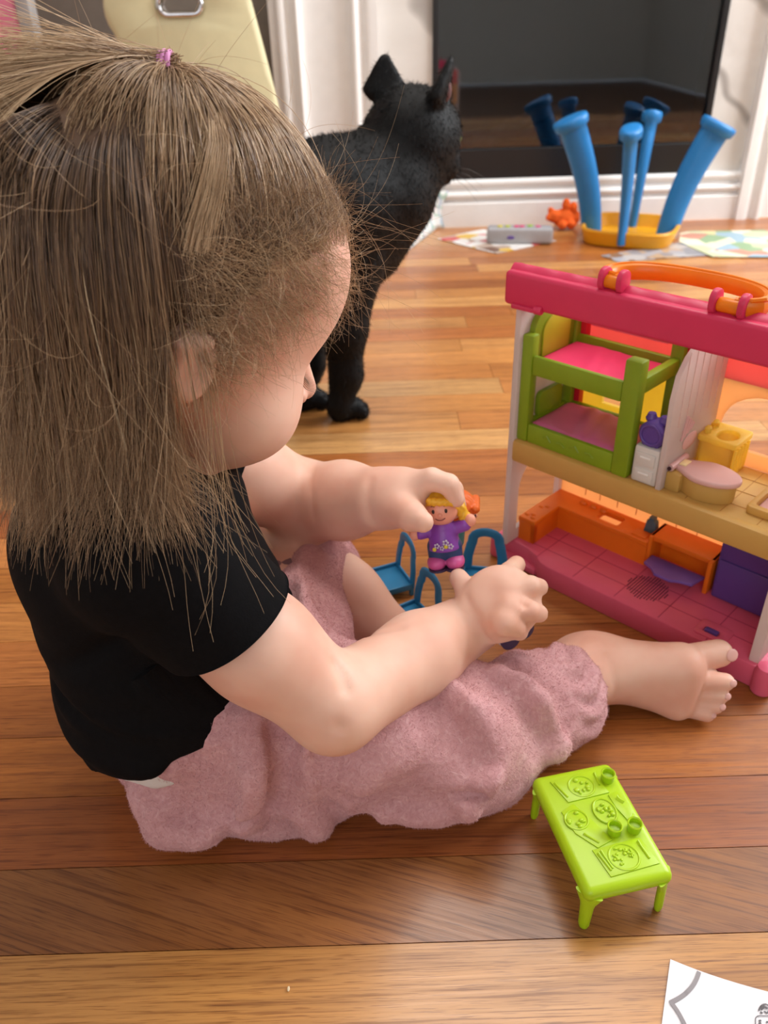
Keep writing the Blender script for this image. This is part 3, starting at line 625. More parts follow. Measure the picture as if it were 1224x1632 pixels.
for x, z, s in ((-.0045, .0225, .0014), (.002, .0245, .0016), (.0055, .0215, .0015), (-.001, .0205, .0012)): obj('flower_print', flower(x, z - .001, s, 0), plain('shirt_print_white', '#cfc7dc', .5), doll, True); 
for x, z in ((.002, .0205), (-.0065, .0190)): obj('flower_centre', ball((x, -.0125, z), (.0016, .0007, .0016), 8, 6), plain('shirt_print_yellow', '#d8c63a', .5), doll, True)
def aim(foot, head, back):
    ax = Vector(head - foot).normalized(); yv = Vector(back); yv = (yv - ax * yv.dot(ax)).normalized(); xv = yv.cross(ax)
    return Matrix(((xv.x, yv.x, ax.x, foot[0]), (xv.y, yv.y, ax.y, foot[1]), (xv.z, yv.z, ax.z, foot[2]), (0, 0, 0, 1)))
doll2 = figure('toy_figure', 'orange-haired toy figure held behind the yellow-haired doll', DORG, plain('doll_teal_shirt', '#3d8a8a', .4), NAVY, SHOE, False, aim(dep(708, 884, .632), dep(738, 800, .600), (-.9, .2, -.2)))
# figure lying under the near palm: head up-left, white and navy feet showing at lower right
a_, b_ = dep(756, 932, .592), dep(826, 1014, .553); ax = Vector(a_ - b_).normalized(); yv = Vector((.2, .5, -.8)); yv = (yv - ax * yv.dot(ax)).normalized(); xv = yv.cross(ax)
Mf = Matrix(((xv.x, yv.x, ax.x, b_[0]), (xv.y, yv.y, ax.y, b_[1]), (xv.z, yv.z, ax.z, b_[2]), (0, 0, 0, 1)))
doll3 = figure('toy_figure', 'toy figure gripped under the near hand, white and navy base peeking out', DYEL, plain('doll_white_coat', '#dcdce4', .4), NAVY, plain('doll_white_shoes', '#e2e2ea', .35), False, Mf)

# ================================================================== printed sheet at the lower right
M_PAPER = plain('white_paper', '#e9e6ea', .6, .3, var=.01)
pc = [onz(1068, 1530), onz(1224, 1578), onz(1330, 1600), onz(1320, 1760), onz(1040, 1740)]
V = []; nx, ny = 14, 10
A_, B_, C_, D_ = onz(1040, 1740), onz(1068, 1530), onz(1360, 1606), onz(1330, 1800)
for j in range(ny + 1):
    for i in range(nx + 1):
        s_, t_ = i / nx, j / ny; p = (A_ * (1 - t_) + B_ * t_) * (1 - s_) + (D_ * (1 - t_) + C_ * t_) * s_
        p = p + np.array([0, -.006 * math.sin(pi * s_) * t_, .0009 + .0028 * math.sin(pi * s_) ** 2 * t_]); V.append(tuple(p))
F = [(j * (nx + 1) + i, j * (nx + 1) + i + 1, (j + 1) * (nx + 1) + i + 1, (j + 1) * (nx + 1) + i) for j in range(ny) for i in range(nx)]
nv = len(V); V += [(x, y, z - .0004) for x, y, z in V]; F += [tuple(nv + k for k in q[::-1]) for q in F[:]]
sheet = tag(obj('paper_sheet', (V, F), M_PAPER, None, True), 'white paper sheet printed with a grey outline, lower right corner', 'paper')
def paper_z(x, y):
    return min(V[:nv], key=lambda q: (q[0] - x) ** 2 + (q[1] - y) ** 2)[2]
def on_sheet(pts, w_, lift=.00025):     # flat printed line following the sheet
    P = [onz(x, y, .0015) for x, y in pts]; W, Fq = [], []
    for i, p in enumerate(P):
        t = P[min(i + 1, len(P) - 1)] - P[max(i - 1, 0)]; t /= np.linalg.norm(t); nrm = np.array([-t[1], t[0], 0]); z = paper_z(p[0], p[1]) + lift + .0002
        for e in (-1, 1): W.append((p[0] + e * nrm[0] * w_, p[1] + e * nrm[1] * w_, z))
    for i in range(len(P) - 1): Fq.append((2 * i, 2 * i + 1, 2 * i + 3, 2 * i + 2))
    return W, Fq
INK = plain('grey_print', '#8f898c', .6); INK2 = plain('dark_grey_print', '#5c585c', .6)
def bez(a, b, c, n=14): return [((1 - t) ** 2 * a[0] + 2 * t * (1 - t) * b[0] + t * t * c[0], (1 - t) ** 2 * a[1] + 2 * t * (1 - t) * b[1] + t * t * c[1]) for t in [k / n for k in range(n + 1)]]
obj('printed_outline', on_sheet(bez((1114, 1549), (1106, 1582), (1069, 1597)) + bez((1069, 1597), (1083, 1612), (1094, 1640))[1:], .0011), INK, sheet)
obj('printed_symbol', join(on_sheet(bez((1208, 1614), (1210, 1604), (1219, 1604), 8) + bez((1219, 1604), (1229, 1608), (1222, 1617), 8)[1:], .00035), on_sheet([(1211, 1612), (1216, 1608), (1222, 1611)], .0006), on_sheet([(1210, 1616), (1214, 1618)], .0005), on_sheet([(1216, 1615), (1222, 1618)], .0004)), INK2, sheet)
obj('printed_box', on_sheet([(1203, 1640), (1203, 1626)] + bez((1203, 1626), (1204, 1622), (1210, 1622), 6) + [(1232, 1622)], .0002), INK2, sheet)
obj('printed_text', join(on_sheet([(1208, 1630), (1212, 1629)], .0004), on_sheet([(1208, 1634), (1212, 1633)], .0004), on_sheet([(1220, 1632), (1223, 1631)], .0004)), INK2, sheet)

# ================================================================== upturned stool with yellow seat and blue legs
SY = plain('golden_yellow_plastic', '#efa91c', .4, var=.03, trans=.1); SB = plain('stool_blue_plastic', '#2079bb', .38, var=.03)
SX, SYY = .583, 1.885
st = tag(empty('stool', (SX, SYY, 0), radians(-26)), 'child\'s stool turned upside down, yellow seat on the floor and four blue legs up', 'stool')
oc = lambda r, k=1.: [(r * a * k, r * b) for a, b in ((-.55, -1), (.55, -1), (1, -.55), (1, .55), (.55, 1), (-.55, 1), (-1, .55), (-1, -.55))]
def ring(r0, r1, z0, z1):
    V, F = [], []; pr = [(r0 * .9, z0), (r0 * .98, z0 + .003), (r0, z0 + .008), (r1, z1 - .004), (r1 - .002, z1), (r1 - .007, z1 - .001), (r0 - .010, z0 + .009), (r0 * .3, z0 + .008)]; n = 48
    for r, z in pr:
        for i in range(n):
            a = 2 * pi * i / n; c, q = cos(a), sin(a); k = (abs(c) ** 4 + abs(q) ** 4) ** -.25; V.append((r * k * c, r * k * q, z))
    for k in range(len(pr) - 1):
        for i in range(n): F.append((k * n + i, k * n + (i + 1) % n, (k + 1) * n + (i + 1) % n, (k + 1) * n + i))
    F.append(tuple(range(n))[::-1]); F.append(tuple((len(pr) - 1) * n + i for i in range(n))); return V, F
obj('seat', ring(.098, .104, 0, .036), SY, st, True, auto=40)
Mi = (T(SX, SYY, 0) @ RZ(radians(-26))).inverted()
for (bx, by, Yb), (tx, ty, Yt), (wt, wb) in (((945, 352, 1.905), (913, 205, 1.88), (.058, .044)), ((993, 366, 1.80), (1005, 222, 1.775), (.046, .030)), ((1010, 344, 1.97), (1037, 196, 2.0), (.046, .030)), ((1064, 358, 1.865), (1138, 212, 1.86), (.060, .046))):
    pb, pt_ = Mi @ Vector(ony(bx, by, Yb)), Mi @ Vector(ony(tx, ty, Yt)); pb.z = .009
    pth, rd = [], []
    for k in range(10):
        t = k / 9; p = pb.lerp(pt_, t); bow = .010 * sin(pi * t); out = Vector((pb.x, pb.y, 0)).normalized(); p = p - out * bow
        pth.append(p); r_ = (wb + (wt - wb) * t) * .5; rd.append((r_, r_ * .62))
    d = (pth[-1] - pth[-2]).normalized()
    pth += [pth[-1] + d * .004, pth[-1] + d * .016, pth[-1] + d * .022, pth[-1] + d * .024]; e = wt * .5; rd += [(e * 1.22, e * .95), (e * 1.32, e * 1.0), (e * 1.25, e * .92), (e * .9, e * .6)]
    obj('leg', tube(pth, rd, 18, sq=tuple(Vector((out.x, out.y, 0)))), SB, st, True, auto=60)

# ================================================================== things on the floor by the hearth
GREY = plain('grey_remote_plastic', '#a9a8ab', .45)
ra, rb_ = onz(778, 391), onz(882, 390); rm = tag(empty('toy_remote', tuple((ra + rb_) / 2 + np.array([0, .022, 0])), radians(-9)), 'grey toy remote with pink, yellow and green buttons lying on a flyer', 'toy remote')
def slab(V): return V
obj('remote_body', box(-.074, .074, -.022, .022, .0015, .036, .007, 4), GREY, rm, True, auto=50)
for x, c in ((-.045, '#d8c83a'), (-.028, '#b7c23c'), (-.008, '#e0407e'), (.004, '#e0407e'), (.022, '#9cc63a'), (.04, '#e0608e')): obj('button', xf(lathe([(.0065, 0), (.0065, .002), (.004, .0035)], 12), T(x, .002 * (1 if c < '#b' else -2), .0355)), plain('button_' + c[1:], c, .4), rm, True, auto=50)
obj('front_button', ball((-.02, -.022, .016), (.009, .002, .004), 12, 8), PURP, rm, True)
def printed(name, cols, scale, base):
    t = NT(name); tc = t.node('ShaderNodeTexCoord'); v = t.node('ShaderNodeTexVoronoi', Scale=scale, Randomness=.9); t.link(tc.outputs['Object'], v.inputs['Vector'])
    sp = t.node('ShaderNodeSeparateColor'); t.link(v.outputs['Color'], sp.inputs[0]); stops = [(i / len(cols), c) for i, c in enumerate(cols)]
    r = t.ramp(sp.outputs[0], stops); t.n[r.node.name].color_ramp.interpolation = 'CONSTANT'; t.link(r, t.b.inputs['Base Color']); t.b.inputs['Roughness'].default_value = .4; return t.m
def flat(name, pix, m, z, label, cat, group=None):
    P = [onz(x, y, z) for x, y in pix]; c = sum(P) / len(P); V = [(p[0] - c[0], p[1] - c[1], 0) for p in P]; n = len(V)
    V += [(a, b, .0012) for a, b, _ in V]; F = [tuple(range(n))[::-1], tuple(range(n, 2 * n))] + [(i, (i + 1) % n, n + (i + 1) % n, n + i) for i in range(n)]
    bm = bmesh.new(); vs_ = [bm.verts.new(p) for p in V]; [bm.faces.new([vs_[i] for i in q]) for q in F]; bmesh.ops.recalc_face_normals(bm, faces=bm.faces)
    return tag(obj(name, bm_out(bm), m, None, loc=(c[0], c[1], z)), label, cat, group)
flat('flyer', [(697, 381), (792, 405), (886, 384), (770, 366)], printed('flyer_print', ['#e9e5e2', '#e9e5e2', '#b9a394', '#7b5c4e', '#e2b84a', '#d0535a', '#efece8'], 26, 0), .0006, 'glossy white flyer with brown and yellow pictures under the grey remote', 'flyer', 'printed sheets by the hearth')
flat('flyer', [(958, 408), (985, 418), (1132, 407), (1098, 391), (1085, 386)], printed('strip_print', ['#a5a4aa', '#8f8e94', '#b59b80', '#8d6a50', '#a5a4aa', '#b7b3b1'], 34, 0), .0006, 'grey and brown photo strip lying in front of the upturned stool', 'flyer', 'printed sheets by the hearth')
flat('picture_book', [(1084, 372), (1082, 386), (1136, 410), (1300, 410), (1300, 366), (1100, 369)], printed('book_print', ['#e6e0c4', '#ebe6cc', '#8fae84', '#9cb9c8', '#cf8f7a', '#e6e0c4', '#e0d29a', '#c9cfa6'], 22, 0), .0022, 'colourful picture sheet with green, blue and red cartoons at the right edge', 'picture sheet')
# crayon drawing propped against the hearth trim behind the cat
dA, dB = onz(652, 400), onz(706, 357); up_ = np.array([.0, .05, .085]); Vd, Fd = [], []
for j in range(9):
    for i in range(7):
        s_, t_ = i / 6, j / 8; p = dA * (1 - s_) + dB * s_ + up_ * t_ + np.array([-.012, .0, .0]) * sin(pi * t_) + np.array([.01 * t_, 0, .001]); Vd.append((p[0], min(p[1], 2.046), p[2]))
Fd = [(j * 7 + i, j * 7 + i + 1, (j + 1) * 7 + i + 1, (j + 1) * 7 + i) for j in range(8) for i in range(6)]
def crayon():
    t = NT('crayon_scribble'); tc = t.node('ShaderNodeTexCoord'); out = lin('#e9ebe8')
    cur = None
    for sc_, rot_, c in ((11, .9, '#7fb79a'), (9, 2.2, '#d9a3b4'), (13, .4, '#9fb6d0')):
        mp = t.node('ShaderNodeMapping'); mp.inputs['Rotation'].default_value = (rot_, rot_, 0); t.link(tc.outputs['Object'], mp.inputs[0])
        wv = t.node('ShaderNodeTexWave', Scale=sc_, Distortion=14., Detail=2.); t.link(mp.outputs[0], wv.inputs['Vector']); f = t.ramp(wv.outputs['Fac'], [(.86, 0.), (.93, .6)])
        cur = t.mix('MIX', f, cur if cur is not None else out, lin(c))
    t.link(cur, t.b.inputs['Base Color']); t.b.inputs['Roughness'].default_value = .7; return t.m
dr = tag(obj('drawing', (Vd, Fd), crayon(), None, True), 'white paper with green and pink crayon scribbles propped behind the cat', 'drawing'); md = dr.modifiers.new('thick', 'SOLIDIFY'); md.thickness = .0006
# orange plush
s = Sdf(); s.PAD = .02; pl = onz(893, 361)
for c, r in (((0, .0, .026), (.026, .02, .022)), ((-.024, -.006, .032), (.016, .015, .015)), ((.004, -.006, .058), (.010, .008, .016)), ((.024, .0, .050), (.010, .009, .014)), ((.018, -.018, .014), (.012, .018, .011)), ((-.006, -.024, .014), (.011, .016, .010)), ((-.034, -.004, .046), (.007, .006, .008)), ((-.038, -.012, .03), (.008, .007, .008)), ((.03, .006, .024), (.014, .011, .02))): s.ell(c, r, k=.008)
s.disp(lambda P: .0008 * snoise(P, 3, 500, 2))
pm = mobj('plush_toy', s.mesh(.0022), plain('orange_plush', '#e4632a', .95, .1, bump=.8, bscale=500, sheen=.4, var=.15)); pm.location = (pl[0], pl[1] - .02, .0); pm.scale = (.95,) * 3
tag(pm, 'small orange plush animal lying against the white hearth trim', 'plush toy')
cp = onz(460, 1577); tag(obj('crumb', ball((0, 0, 0), (.0008, .0016, .0007), 8, 6), plain('crumb_cream', '#e8d3ac', .8), None, True, loc=(cp[0], cp[1], .0007)), 'tiny pale crumb on the light plank at the bottom', 'crumb')

# ================================================================== cream chair and pink cabinet in the background
CREAM = plain('cream_vinyl', '#d9d0a6', .5, .4, var=.03, bump=.08, bscale=200)
CY = 1.55; chA = ony(287, 12, CY)
ch = tag(empty('chair', (chA[0], CY, 0), radians(6)), 'cream padded chair with a chrome-rimmed oval handle hole in its back', 'chair')
bo = [(-.085, .20), (.160, .20), (.150, .30), (.128, .42), (.105, .53), (.085, .565), (.05, .58), (-.05, .58), (-.085, .565), (-.10, .53), (-.125, .47), (-.10, .42)]
slot = rrect(-.032, .036, .462, .490, .0138, 8)
obj('backrest', panel(curve_prof(bo + [bo[0]])[:-1], [slot], .05, .010, XZ), CREAM, ch, True, auto=45)
obj('handle_rim', tube([(x, -.026, z) for x, z in slot], .0042, 8, closed=True), plain('chrome', '#d5d5d8', .15, metal=1.), ch, True); obj('handle_rim', tube([(x, .026, z) for x, z in slot], .0042, 8, closed=True), MATS['chrome'], ch, True)
obj('seat', box(-.15, .17, -.02, .28, .17, .22, .02, 4), CREAM, ch, True, auto=50)
for x in (-.13, .15):
    for y in (.0, .26): obj('leg', xf(lathe([(.011, 0), (.016, .175)], 12), T(x, y, 0)), plain('dark_chair_wood', '#3a2c22', .5), ch, True, auto=40)
PKC = plain('pink_cabinet_paint', '#dd7c95', .5); pk = tag(empty('pink_play_panel', (-.86, 1.62, 0)), 'pink upright panel with a grey edge at the upper left behind the ponytail', 'panel')
obj('body', box(-.28, .262, 0, .03, .04, .95, .006), PKC, pk, True, auto=40); obj('edge_trim', box(.262, .286, -.004, .034, .04, .95, .004), plain('grey_edge_trim', '#a8a3a2', .5), pk, True, auto=40); obj('inset_panel', box(-.25, .23, -.012, 0, .08, .9, .005), PKC, pk, True, auto=40); obj('plinth', box(-.27, .27, -.06, .10, 0, .04, .004), MATS['grey_edge_trim'], pk)
# ================================================================== the toddler
person = tag(empty('person', (-.12, .42, 0)), 'toddler with half-up blond hair, black T-shirt and pink fleece trousers sitting on the floor', 'person')
PINV = Matrix.Translation((.12, -.42, 0))
HC = np.array([-.1095, .4245, .3375]); _y, _p, _ro = radians(30.5), radians(20), radians(6.2)
hf = np.array([cos(_p) * cos(_y), cos(_p) * sin(_y), -sin(_p)]); hl = np.array([-sin(_y), cos(_y), 0]); hu = np.cross(hf, hl); hl = hl * cos(_ro) + hu * sin(_ro); hu = np.cross(hf, hl)
HR = np.array([hf, hl, hu])
def Hd(a, b, c): return HC + .97 * (hf * a + hl * b + hu * c)
def P_(x, y, t): return dep(x, y, t)

SH_N, EL_N, WR_N = np.array([-.130, .352, .220]), onz(532, 1124, .118), onz(760, 988, .092)
SH_F, EL_F, WR_F = np.array([-.162, .492, .222]), dep(492, 800, .635), dep(600, 795, .575)
HIP_N, KN_N, AN_N = np.array([-.088, .388, .058]), np.array([.046, .378, .043]), np.array([.158, .452, .032])
HIP_F, KN_F, AN_F = np.array([-.088, .465, .060]), onz(462, 884, .074), onz(616, 1018, .024)

def head_sdf(s):
    s.ell(Hd(-.006, 0, .014), (.0865, .071, .0855), HR, .01)
    s.ell(Hd(.045, 0, .022), (.050, .057, .052), HR, .03)
    s.ell(Hd(.036, 0, -.040), (.050, .054, .052), HR, .03)
    for e in (-1, 1):
        s.ell(Hd(.042, e * .033, -.052), (.033, .030, .030), HR, .02)
    s.ell(Hd(.064, 0, -.086), (.018, .020, .015), HR, .018)
    s.ell(Hd(.030, 0, -.075), (.045, .042, .022), HR, .02)
    s.cap(Hd(.082, 0, -.018), Hd(.0990, 0, -.047), .0055, .0078, .012)
    for e in (-1, 1): s.ell(Hd(.0915, e * .0085, -.050), (.006, .0055, .0048), HR, .005)
    for e in (-1, 1):
        s.ell(Hd(.092, e * .031, -.022), (.020, .016, .012), HR, .012, 's')
        s.ell(Hd(.0655, e * .028, -.0225), (.0115, .0125, .0105), HR, .003)
    s.cap(Hd(.0795, -.014, -.070), Hd(.0795, .014, -.070), .0048, .0048, .006)
    s.cap(Hd(.0785, -.011, -.077), Hd(.0785, .011, -.077), .0052, .0052, .005)
    s.cap(Hd(.087, -.017, -.0735), Hd(.087, .017, -.0735), .0016, .0016, .003, 's')
    for e in (-1, 1):       # ears
        s.ell(Hd(-.012, e * .0755, -.014), (.0135, .0055, .0185), HR, .006)
        s.ell(Hd(-.008, e * .0815, -.015), (.008, .004, .012), HR, .004, 's')
        s.cap(Hd(-.019, e * .079, -.002), Hd(-.006, e * .078, .001), .003, .0028, .005)
    s.cap(Hd(-.030, 0, -.055), np.array([-.150, .420, .232]), .040, .042, .025)
def hand_near(s):
    w_ = WR_N; k = .004
    # back of hand
    s.chain([EL_N, EL_N * .45 + WR_N * .55, WR_N], [.0262, .0265, .0205], .015)
    kn = {'i': dep(792, 934, .543), 'm': dep(812, 946, .530), 'r': dep(812, 970, .521), 'p': dep(803, 992, .516)}
    for q in kn.values(): s.cap(w_ * .75 + q * .25, q, .0150, .0085, .010)
    s.ell((w_ + kn['m'] + kn['r']) / 3 + np.array([.002, 0, .004]), (.027, .025, .014), np.array([c_rt, c_up, -c_fw]), .015)
    F_ = {'i': [(812, 912, .549), (823, 900, .562)], 'm': [(845, 934, .530), (859, 936, .542)], 'r': [(845, 974, .521), (859, 978, .532)], 'p': [(822, 1000, .520), (828, 1008, .538)]}
    R_ = {'i': (.0082, .0070, .0064), 'm': (.0082, .0068, .0062), 'r': (.0080, .0067, .0060), 'p': (.0078, .0064, .0056)}
    for q in 'imrp':
        a, b = [dep(*v) for v in F_[q]]; s.chain([kn[q], a, b], R_[q], .003, k)
    th = [dep(770, 965, .535), dep(746, 942, .548), dep(731, 921, .560)]
    s.chain([w_] + th, [.016, .0105, .0078, .0066], .006, .012)
    s.ell(dep(836, 962, .5155), (.0028, .0028, .0028), None, .004, 's')
def hand_far(s):
    s.chain([EL_F, EL_F * .45 + WR_F * .55, WR_F], [.0295, .0275, .0215], .02)
    palm = dep(640, 788, .566); s.cap(WR_F, palm, .0195, .0185, .012); s.ell(dep(628, 795, .568), (.024, .020, .016), np.array([c_rt, c_up, -c_fw]), .012)
    s.chain([dep(632, 808, .556), dep(655, 822, .543), dep(674, 832, .536)], [.0135, .0102, .0072], .005, .01)        # thumb on the doll's face
    s.chain([dep(652, 775, .562), dep(688, 764, .552), dep(715, 772, .549), dep(727, 795, .553)], [.0110, .0080, .0072, .0060], .003, .008)   # index over the hair
    s.chain([dep(655, 780, .575), dep(694, 768, .570), dep(722, 780, .570), dep(730, 806, .572)], [.0108, .0078, .0070, .0060], .003, .008)
    s.chain([dep(654, 790, .588), dep(690, 780, .590), dep(716, 793, .592), dep(722, 815, .590)], [.0105, .0076, .0068, .0058], .003, .008)
    s.chain([dep(650, 802, .594), dep(680, 802, .604), dep(702, 812, .606)], [.0095, .0070, .0058], .003, .008)
def foot_near(s):
    a = AN_N; s.chain([KN_N, KN_N * .4 + a * .6, a], [.030, .027, .026], .02)
    heel = a + np.array([-.012, .012, -.006]); s.ell(heel, (.022, .020, .020), None, .015)
    ball1, ball5 = onz(1085, 1062, .042), onz(1078, 1118, .013)
    mid_ = a * .4 + (ball1 + ball5) * .3
    s.cap(a, ball1, .0235, .0165, .015); s.cap(heel, ball5, .018, .0125, .015); s.cap(a * .5 + heel * .5, (ball1 + ball5) / 2, .021, .014, .015)
    s.cap(ball1, ball5, .0150, .0115, .012)
    toes = [((1104, 1050), (1145, 1041), .043, .0115, .0105), ((1122, 1085), (1156, 1087), .032, .0082, .0066), ((1118, 1103), (1148, 1108), .0225, .0078, .0062), ((1112, 1118), (1140, 1125), .0145, .0074, .0060), ((1096, 1128), (1126, 1138), .0085, .0072, .0060)]
    for (ax_, ay), (bx, by), z, r0, r1 in toes:
        A1, B1 = onz(ax_, ay, z), onz(bx, by, z); s.cap(A1, B1, r0, r1, .0025)
    s.ell(onz(940, 1045, .05), (.012, .010, .010), None, .01)
def foot_far(s):
    a = AN_F; s.chain([KN_F, KN_F * .45 + a * .55, a], [.036, .033, .026], .02)
    tip = a + np.array([.046, -.036, -.004]); s.cap(a, tip, .023, .014, .012); s.ell(a + np.array([-.014, .006, -.002]), (.02, .018, .02), None, .012)
    for i in range(5): s.cap(tip + np.array([-.004, .018 - .009 * i, -.002]), tip + np.array([.010 - .003 * i, .020 - .010 * i, -.004]), .0075, .0062, .003)
TOR = [((-.140, .421, .085), (.068, .087, .078)), ((-.149, .421, .140), (.068, .084, .075)), ((-.158, .420, .192), (.061, .080, .055))]
def torso(s, g=0., k=.03):
    for c, r in TOR: s.ell(c, tuple(x + g for x in r), None, k)
    s.cap(SH_N, SH_F, .036 + g, .036 + g, .03)
body = Sdf(); head_sdf(body); torso(body)
body.chain([SH_N, SH_N * .4 + EL_N * .6, EL_N], [.0325, .0300, .0262], .02)
body.chain([SH_F, SH_F * .4 + EL_F * .6, EL_F], [.034, .032, .0290], .02)
body.cap(HIP_N, KN_N, .044, .032, .03); body.cap(HIP_F, KN_F, .046, .038, .03)
hand_near(body); hand_far(body); foot_near(body); foot_far(body)
CR_B = [crease(body, p_, w_, a_) for p_, w_, a_ in (([(536, 1058), (548, 1078), (552, 1096)], .0040, .0024), ([(742, 950), (762, 985), (778, 1022)], .0030, .0016), ([(498, 752), (496, 790), (502, 828)], .0035, .0010), ([(590, 764), (586, 795), (592, 828)], .0035, .0012), ([(968, 1046), (978, 1080), (982, 1108)], .003, .0012), ([(538, 1158), (541, 1160)], .0045, .0012), ([(560, 1000), (590, 1012), (640, 1000)], .003, .0015))]
for f_ in CR_B: body.disp(f_)
body.disp(lambda P: np.where(P[:, 2] < .0, -P[:, 2] * .8, 0))
def skin():
    t = NT('toddler_skin'); b = t.b; tc = t.node('ShaderNodeTexCoord')
    n = t.node('ShaderNodeTexNoise', Scale=22., Detail=3.); t.link(tc.outputs['Object'], n.inputs['Vector'])
    c = t.ramp(n.outputs[0], [(.32, '#e2ab95'), (.5, '#e9baa4'), (.7, '#eec6b1')]); t.link(c, b.inputs['Base Color'])
    b.inputs['Roughness'].default_value = .52; b.inputs['Specular IOR Level'].default_value = .35
    b.inputs['Subsurface Weight'].default_value = .22; b.inputs['Subsurface Radius'].default_value = (.010, .0038, .0022); b.inputs['Subsurface Scale'].default_value = .55
    n2 = t.node('ShaderNodeTexNoise', Scale=700., Detail=2.); t.link(tc.outputs['Object'], n2.inputs['Vector']); t.bump(n2.outputs[0], .05, .0004); return t.m
def child_mesh(name, me, mat, parent=person):
    me.transform(PINV); return mobj(name, me, mat, parent, True)
bodyo = child_mesh('body', body.mesh(.0024), skin())
# toe and finger nails
NAIL = plain('nail', '#e3b0a6', .3, .5)
def nail(p, n, sx, sy, up):
    n = Vector(n).normalized(); x = Vector(up) - n * Vector(up).dot(n); x.normalize(); y = n.cross(x); M = Matrix(((x.x, y.x, n.x, p[0]), (x.y, y.y, n.y, p[1]), (x.z, y.z, n.z, p[2]), (0, 0, 0, 1)))
    return obj('nail', xf(ball((0, 0, 0), (sx, sy, .0009), 12, 8), PINV @ M), NAIL, bodyo, True)
for (x, y, z, r) in ((1153, 1041, .043, .0098), (1160, 1087, .032, .0060), (1152, 1108, .0225, .0056), (1144, 1125, .0145, .0054), (1130, 1138, .0085, .0050)):
    q = onz(x, y, z); nail(q + np.array([.3, -.75, .45]) * r, (.3, -.75, .45), r * .55, r * .5, (1, .2, 0))

# ------------------------------------------------------------------ T-shirt
tee = Sdf(); torso(tee, .0055, .03); tee.ell((-.141, .419, .088), (.077, .097, .084), None, .03); tee.cap(np.array([-.145, .420, .205]), np.array([-.150, .421, .243]), .060, .047, .02)
nd = EL_N - SH_N; nd /= np.linalg.norm(nd); nf_ = EL_F - SH_F; nf_ /= np.linalg.norm(nf_)
SLV = SH_N * .66 + EL_N * .34; SLF = SH_F * .66 + EL_F * .34
tee.cap(SH_N + np.array([.004, 0, .003]), SLV + nd * .020, .0420, .0395, .018); tee.cap(SH_F, SLF + nf_ * .01, .041, .041, .018)
HEM_P, HEM_N = np.array([-.10, .345, .098]), np.array([.42, -.10, -.90])
tee.cut(HEM_P, HEM_N, .004)
fold = lambda P, c, a, w_, L, amp: amp * np.exp(-(((P - np.array(c)) @ np.array(a)) / w_) ** 2) * np.exp(-(np.linalg.norm(P - np.array(c), axis=1) / L) ** 2)
def tee_folds(P):
    v = .0016 * np.sin(P[:, 2] * 210 + 6 * P[:, 0] * 8 + 3 * np.sin(P[:, 1] * 40)) * np.clip((.17 - P[:, 2]) / .08, 0, 1)
    v += fold(P, (-.19, .36, .115), (.2, 0, 1), .006, .07, .006)
    v += fold(P, (-.16, .34, .165), (-.5, .2, .8), .006, .045, .004)
    v += .0006 * snoise(P, 11, 70, 2)
    return v
tee.disp(tee_folds)
TEE = plain('black_cotton', '#0a090b', .9, .15, var=.25, scale=300, bump=.25, bscale=900, sheen=.08)
tme = tee.mesh(.0030)
# trim sleeve ends flat
def trim(me, p, n, near, rad):
    bm = bmesh.new(); bm.from_mesh(me); n = Vector(n); p = Vector(p)
    vs_ = [v for v in bm.verts if (v.co - p).length < rad and (v.co - p).dot(n) > 0]
    for v in vs_: v.co -= n * (v.co - p).dot(n) * .985
    bm.to_mesh(me); bm.free()
hn = nd + np.array([-.30, .10, .0]); hn /= np.linalg.norm(hn); trim(tme, SLV + nd * .011, hn, None, .064); trim(tme, SLF + nf_ * .010, nf_, None, .06)
child_mesh('t_shirt', tme, TEE)
# ------------------------------------------------------------------ fleece trousers
CUF_N = onz(908, 1098, .034); CUF_F = KN_F * .80 + AN_F * .20
pan_ = Sdf()
pan_.ell((-.119, .419, .070), (.091, .097, .077), None, .02)
pan_.cap(HIP_N + np.array([0, -.004, .0]), KN_N + np.array([0, -.004, .004]), .060, .045, .03)
pan_.cap(KN_N + np.array([0, -.002, .002]), CUF_N + np.array([-.012, -.006, -.002]), .0445, .037, .03)
pan_.cap(HIP_F, KN_F, .060, .047, .03); pan_.cap(KN_F, CUF_F, .046, .040, .02)
for c, r in ((onz(325, 1262, .03), .030), (onz(440, 1276, .02), .026), (onz(560, 1255, .022), .022), (onz(690, 1250, .022), .024), (onz(750, 1243, .022), .022)): pan_.ell(c, (r * 1.5, r * .9, r), None, .02)
pan_.cut(HEM_P + HEM_N / np.linalg.norm(HEM_N) * -.016, -HEM_N, .004)
for p_, r_ in (([(232, 1262), (262, 1312), (330, 1318)], .013), ([(330, 1190), (388, 1235), (402, 1296)], .013), ([(474, 1190), (486, 1255), (505, 1305)], .013), ([(555, 1282), (655, 1290), (742, 1280)], .011), ([(790, 1078), (850, 1122), (880, 1185)], .012), ([(690, 1085), (735, 1140), (770, 1230)], .012)):
    Q_ = cast(pan_, p_); Q_ = Q_ + np.array([ray(*q) for q in p_]) * .0075
    for a_, b_ in zip(Q_[:-1], Q_[1:]): pan_.cap(a_, b_, r_, r_, .007)
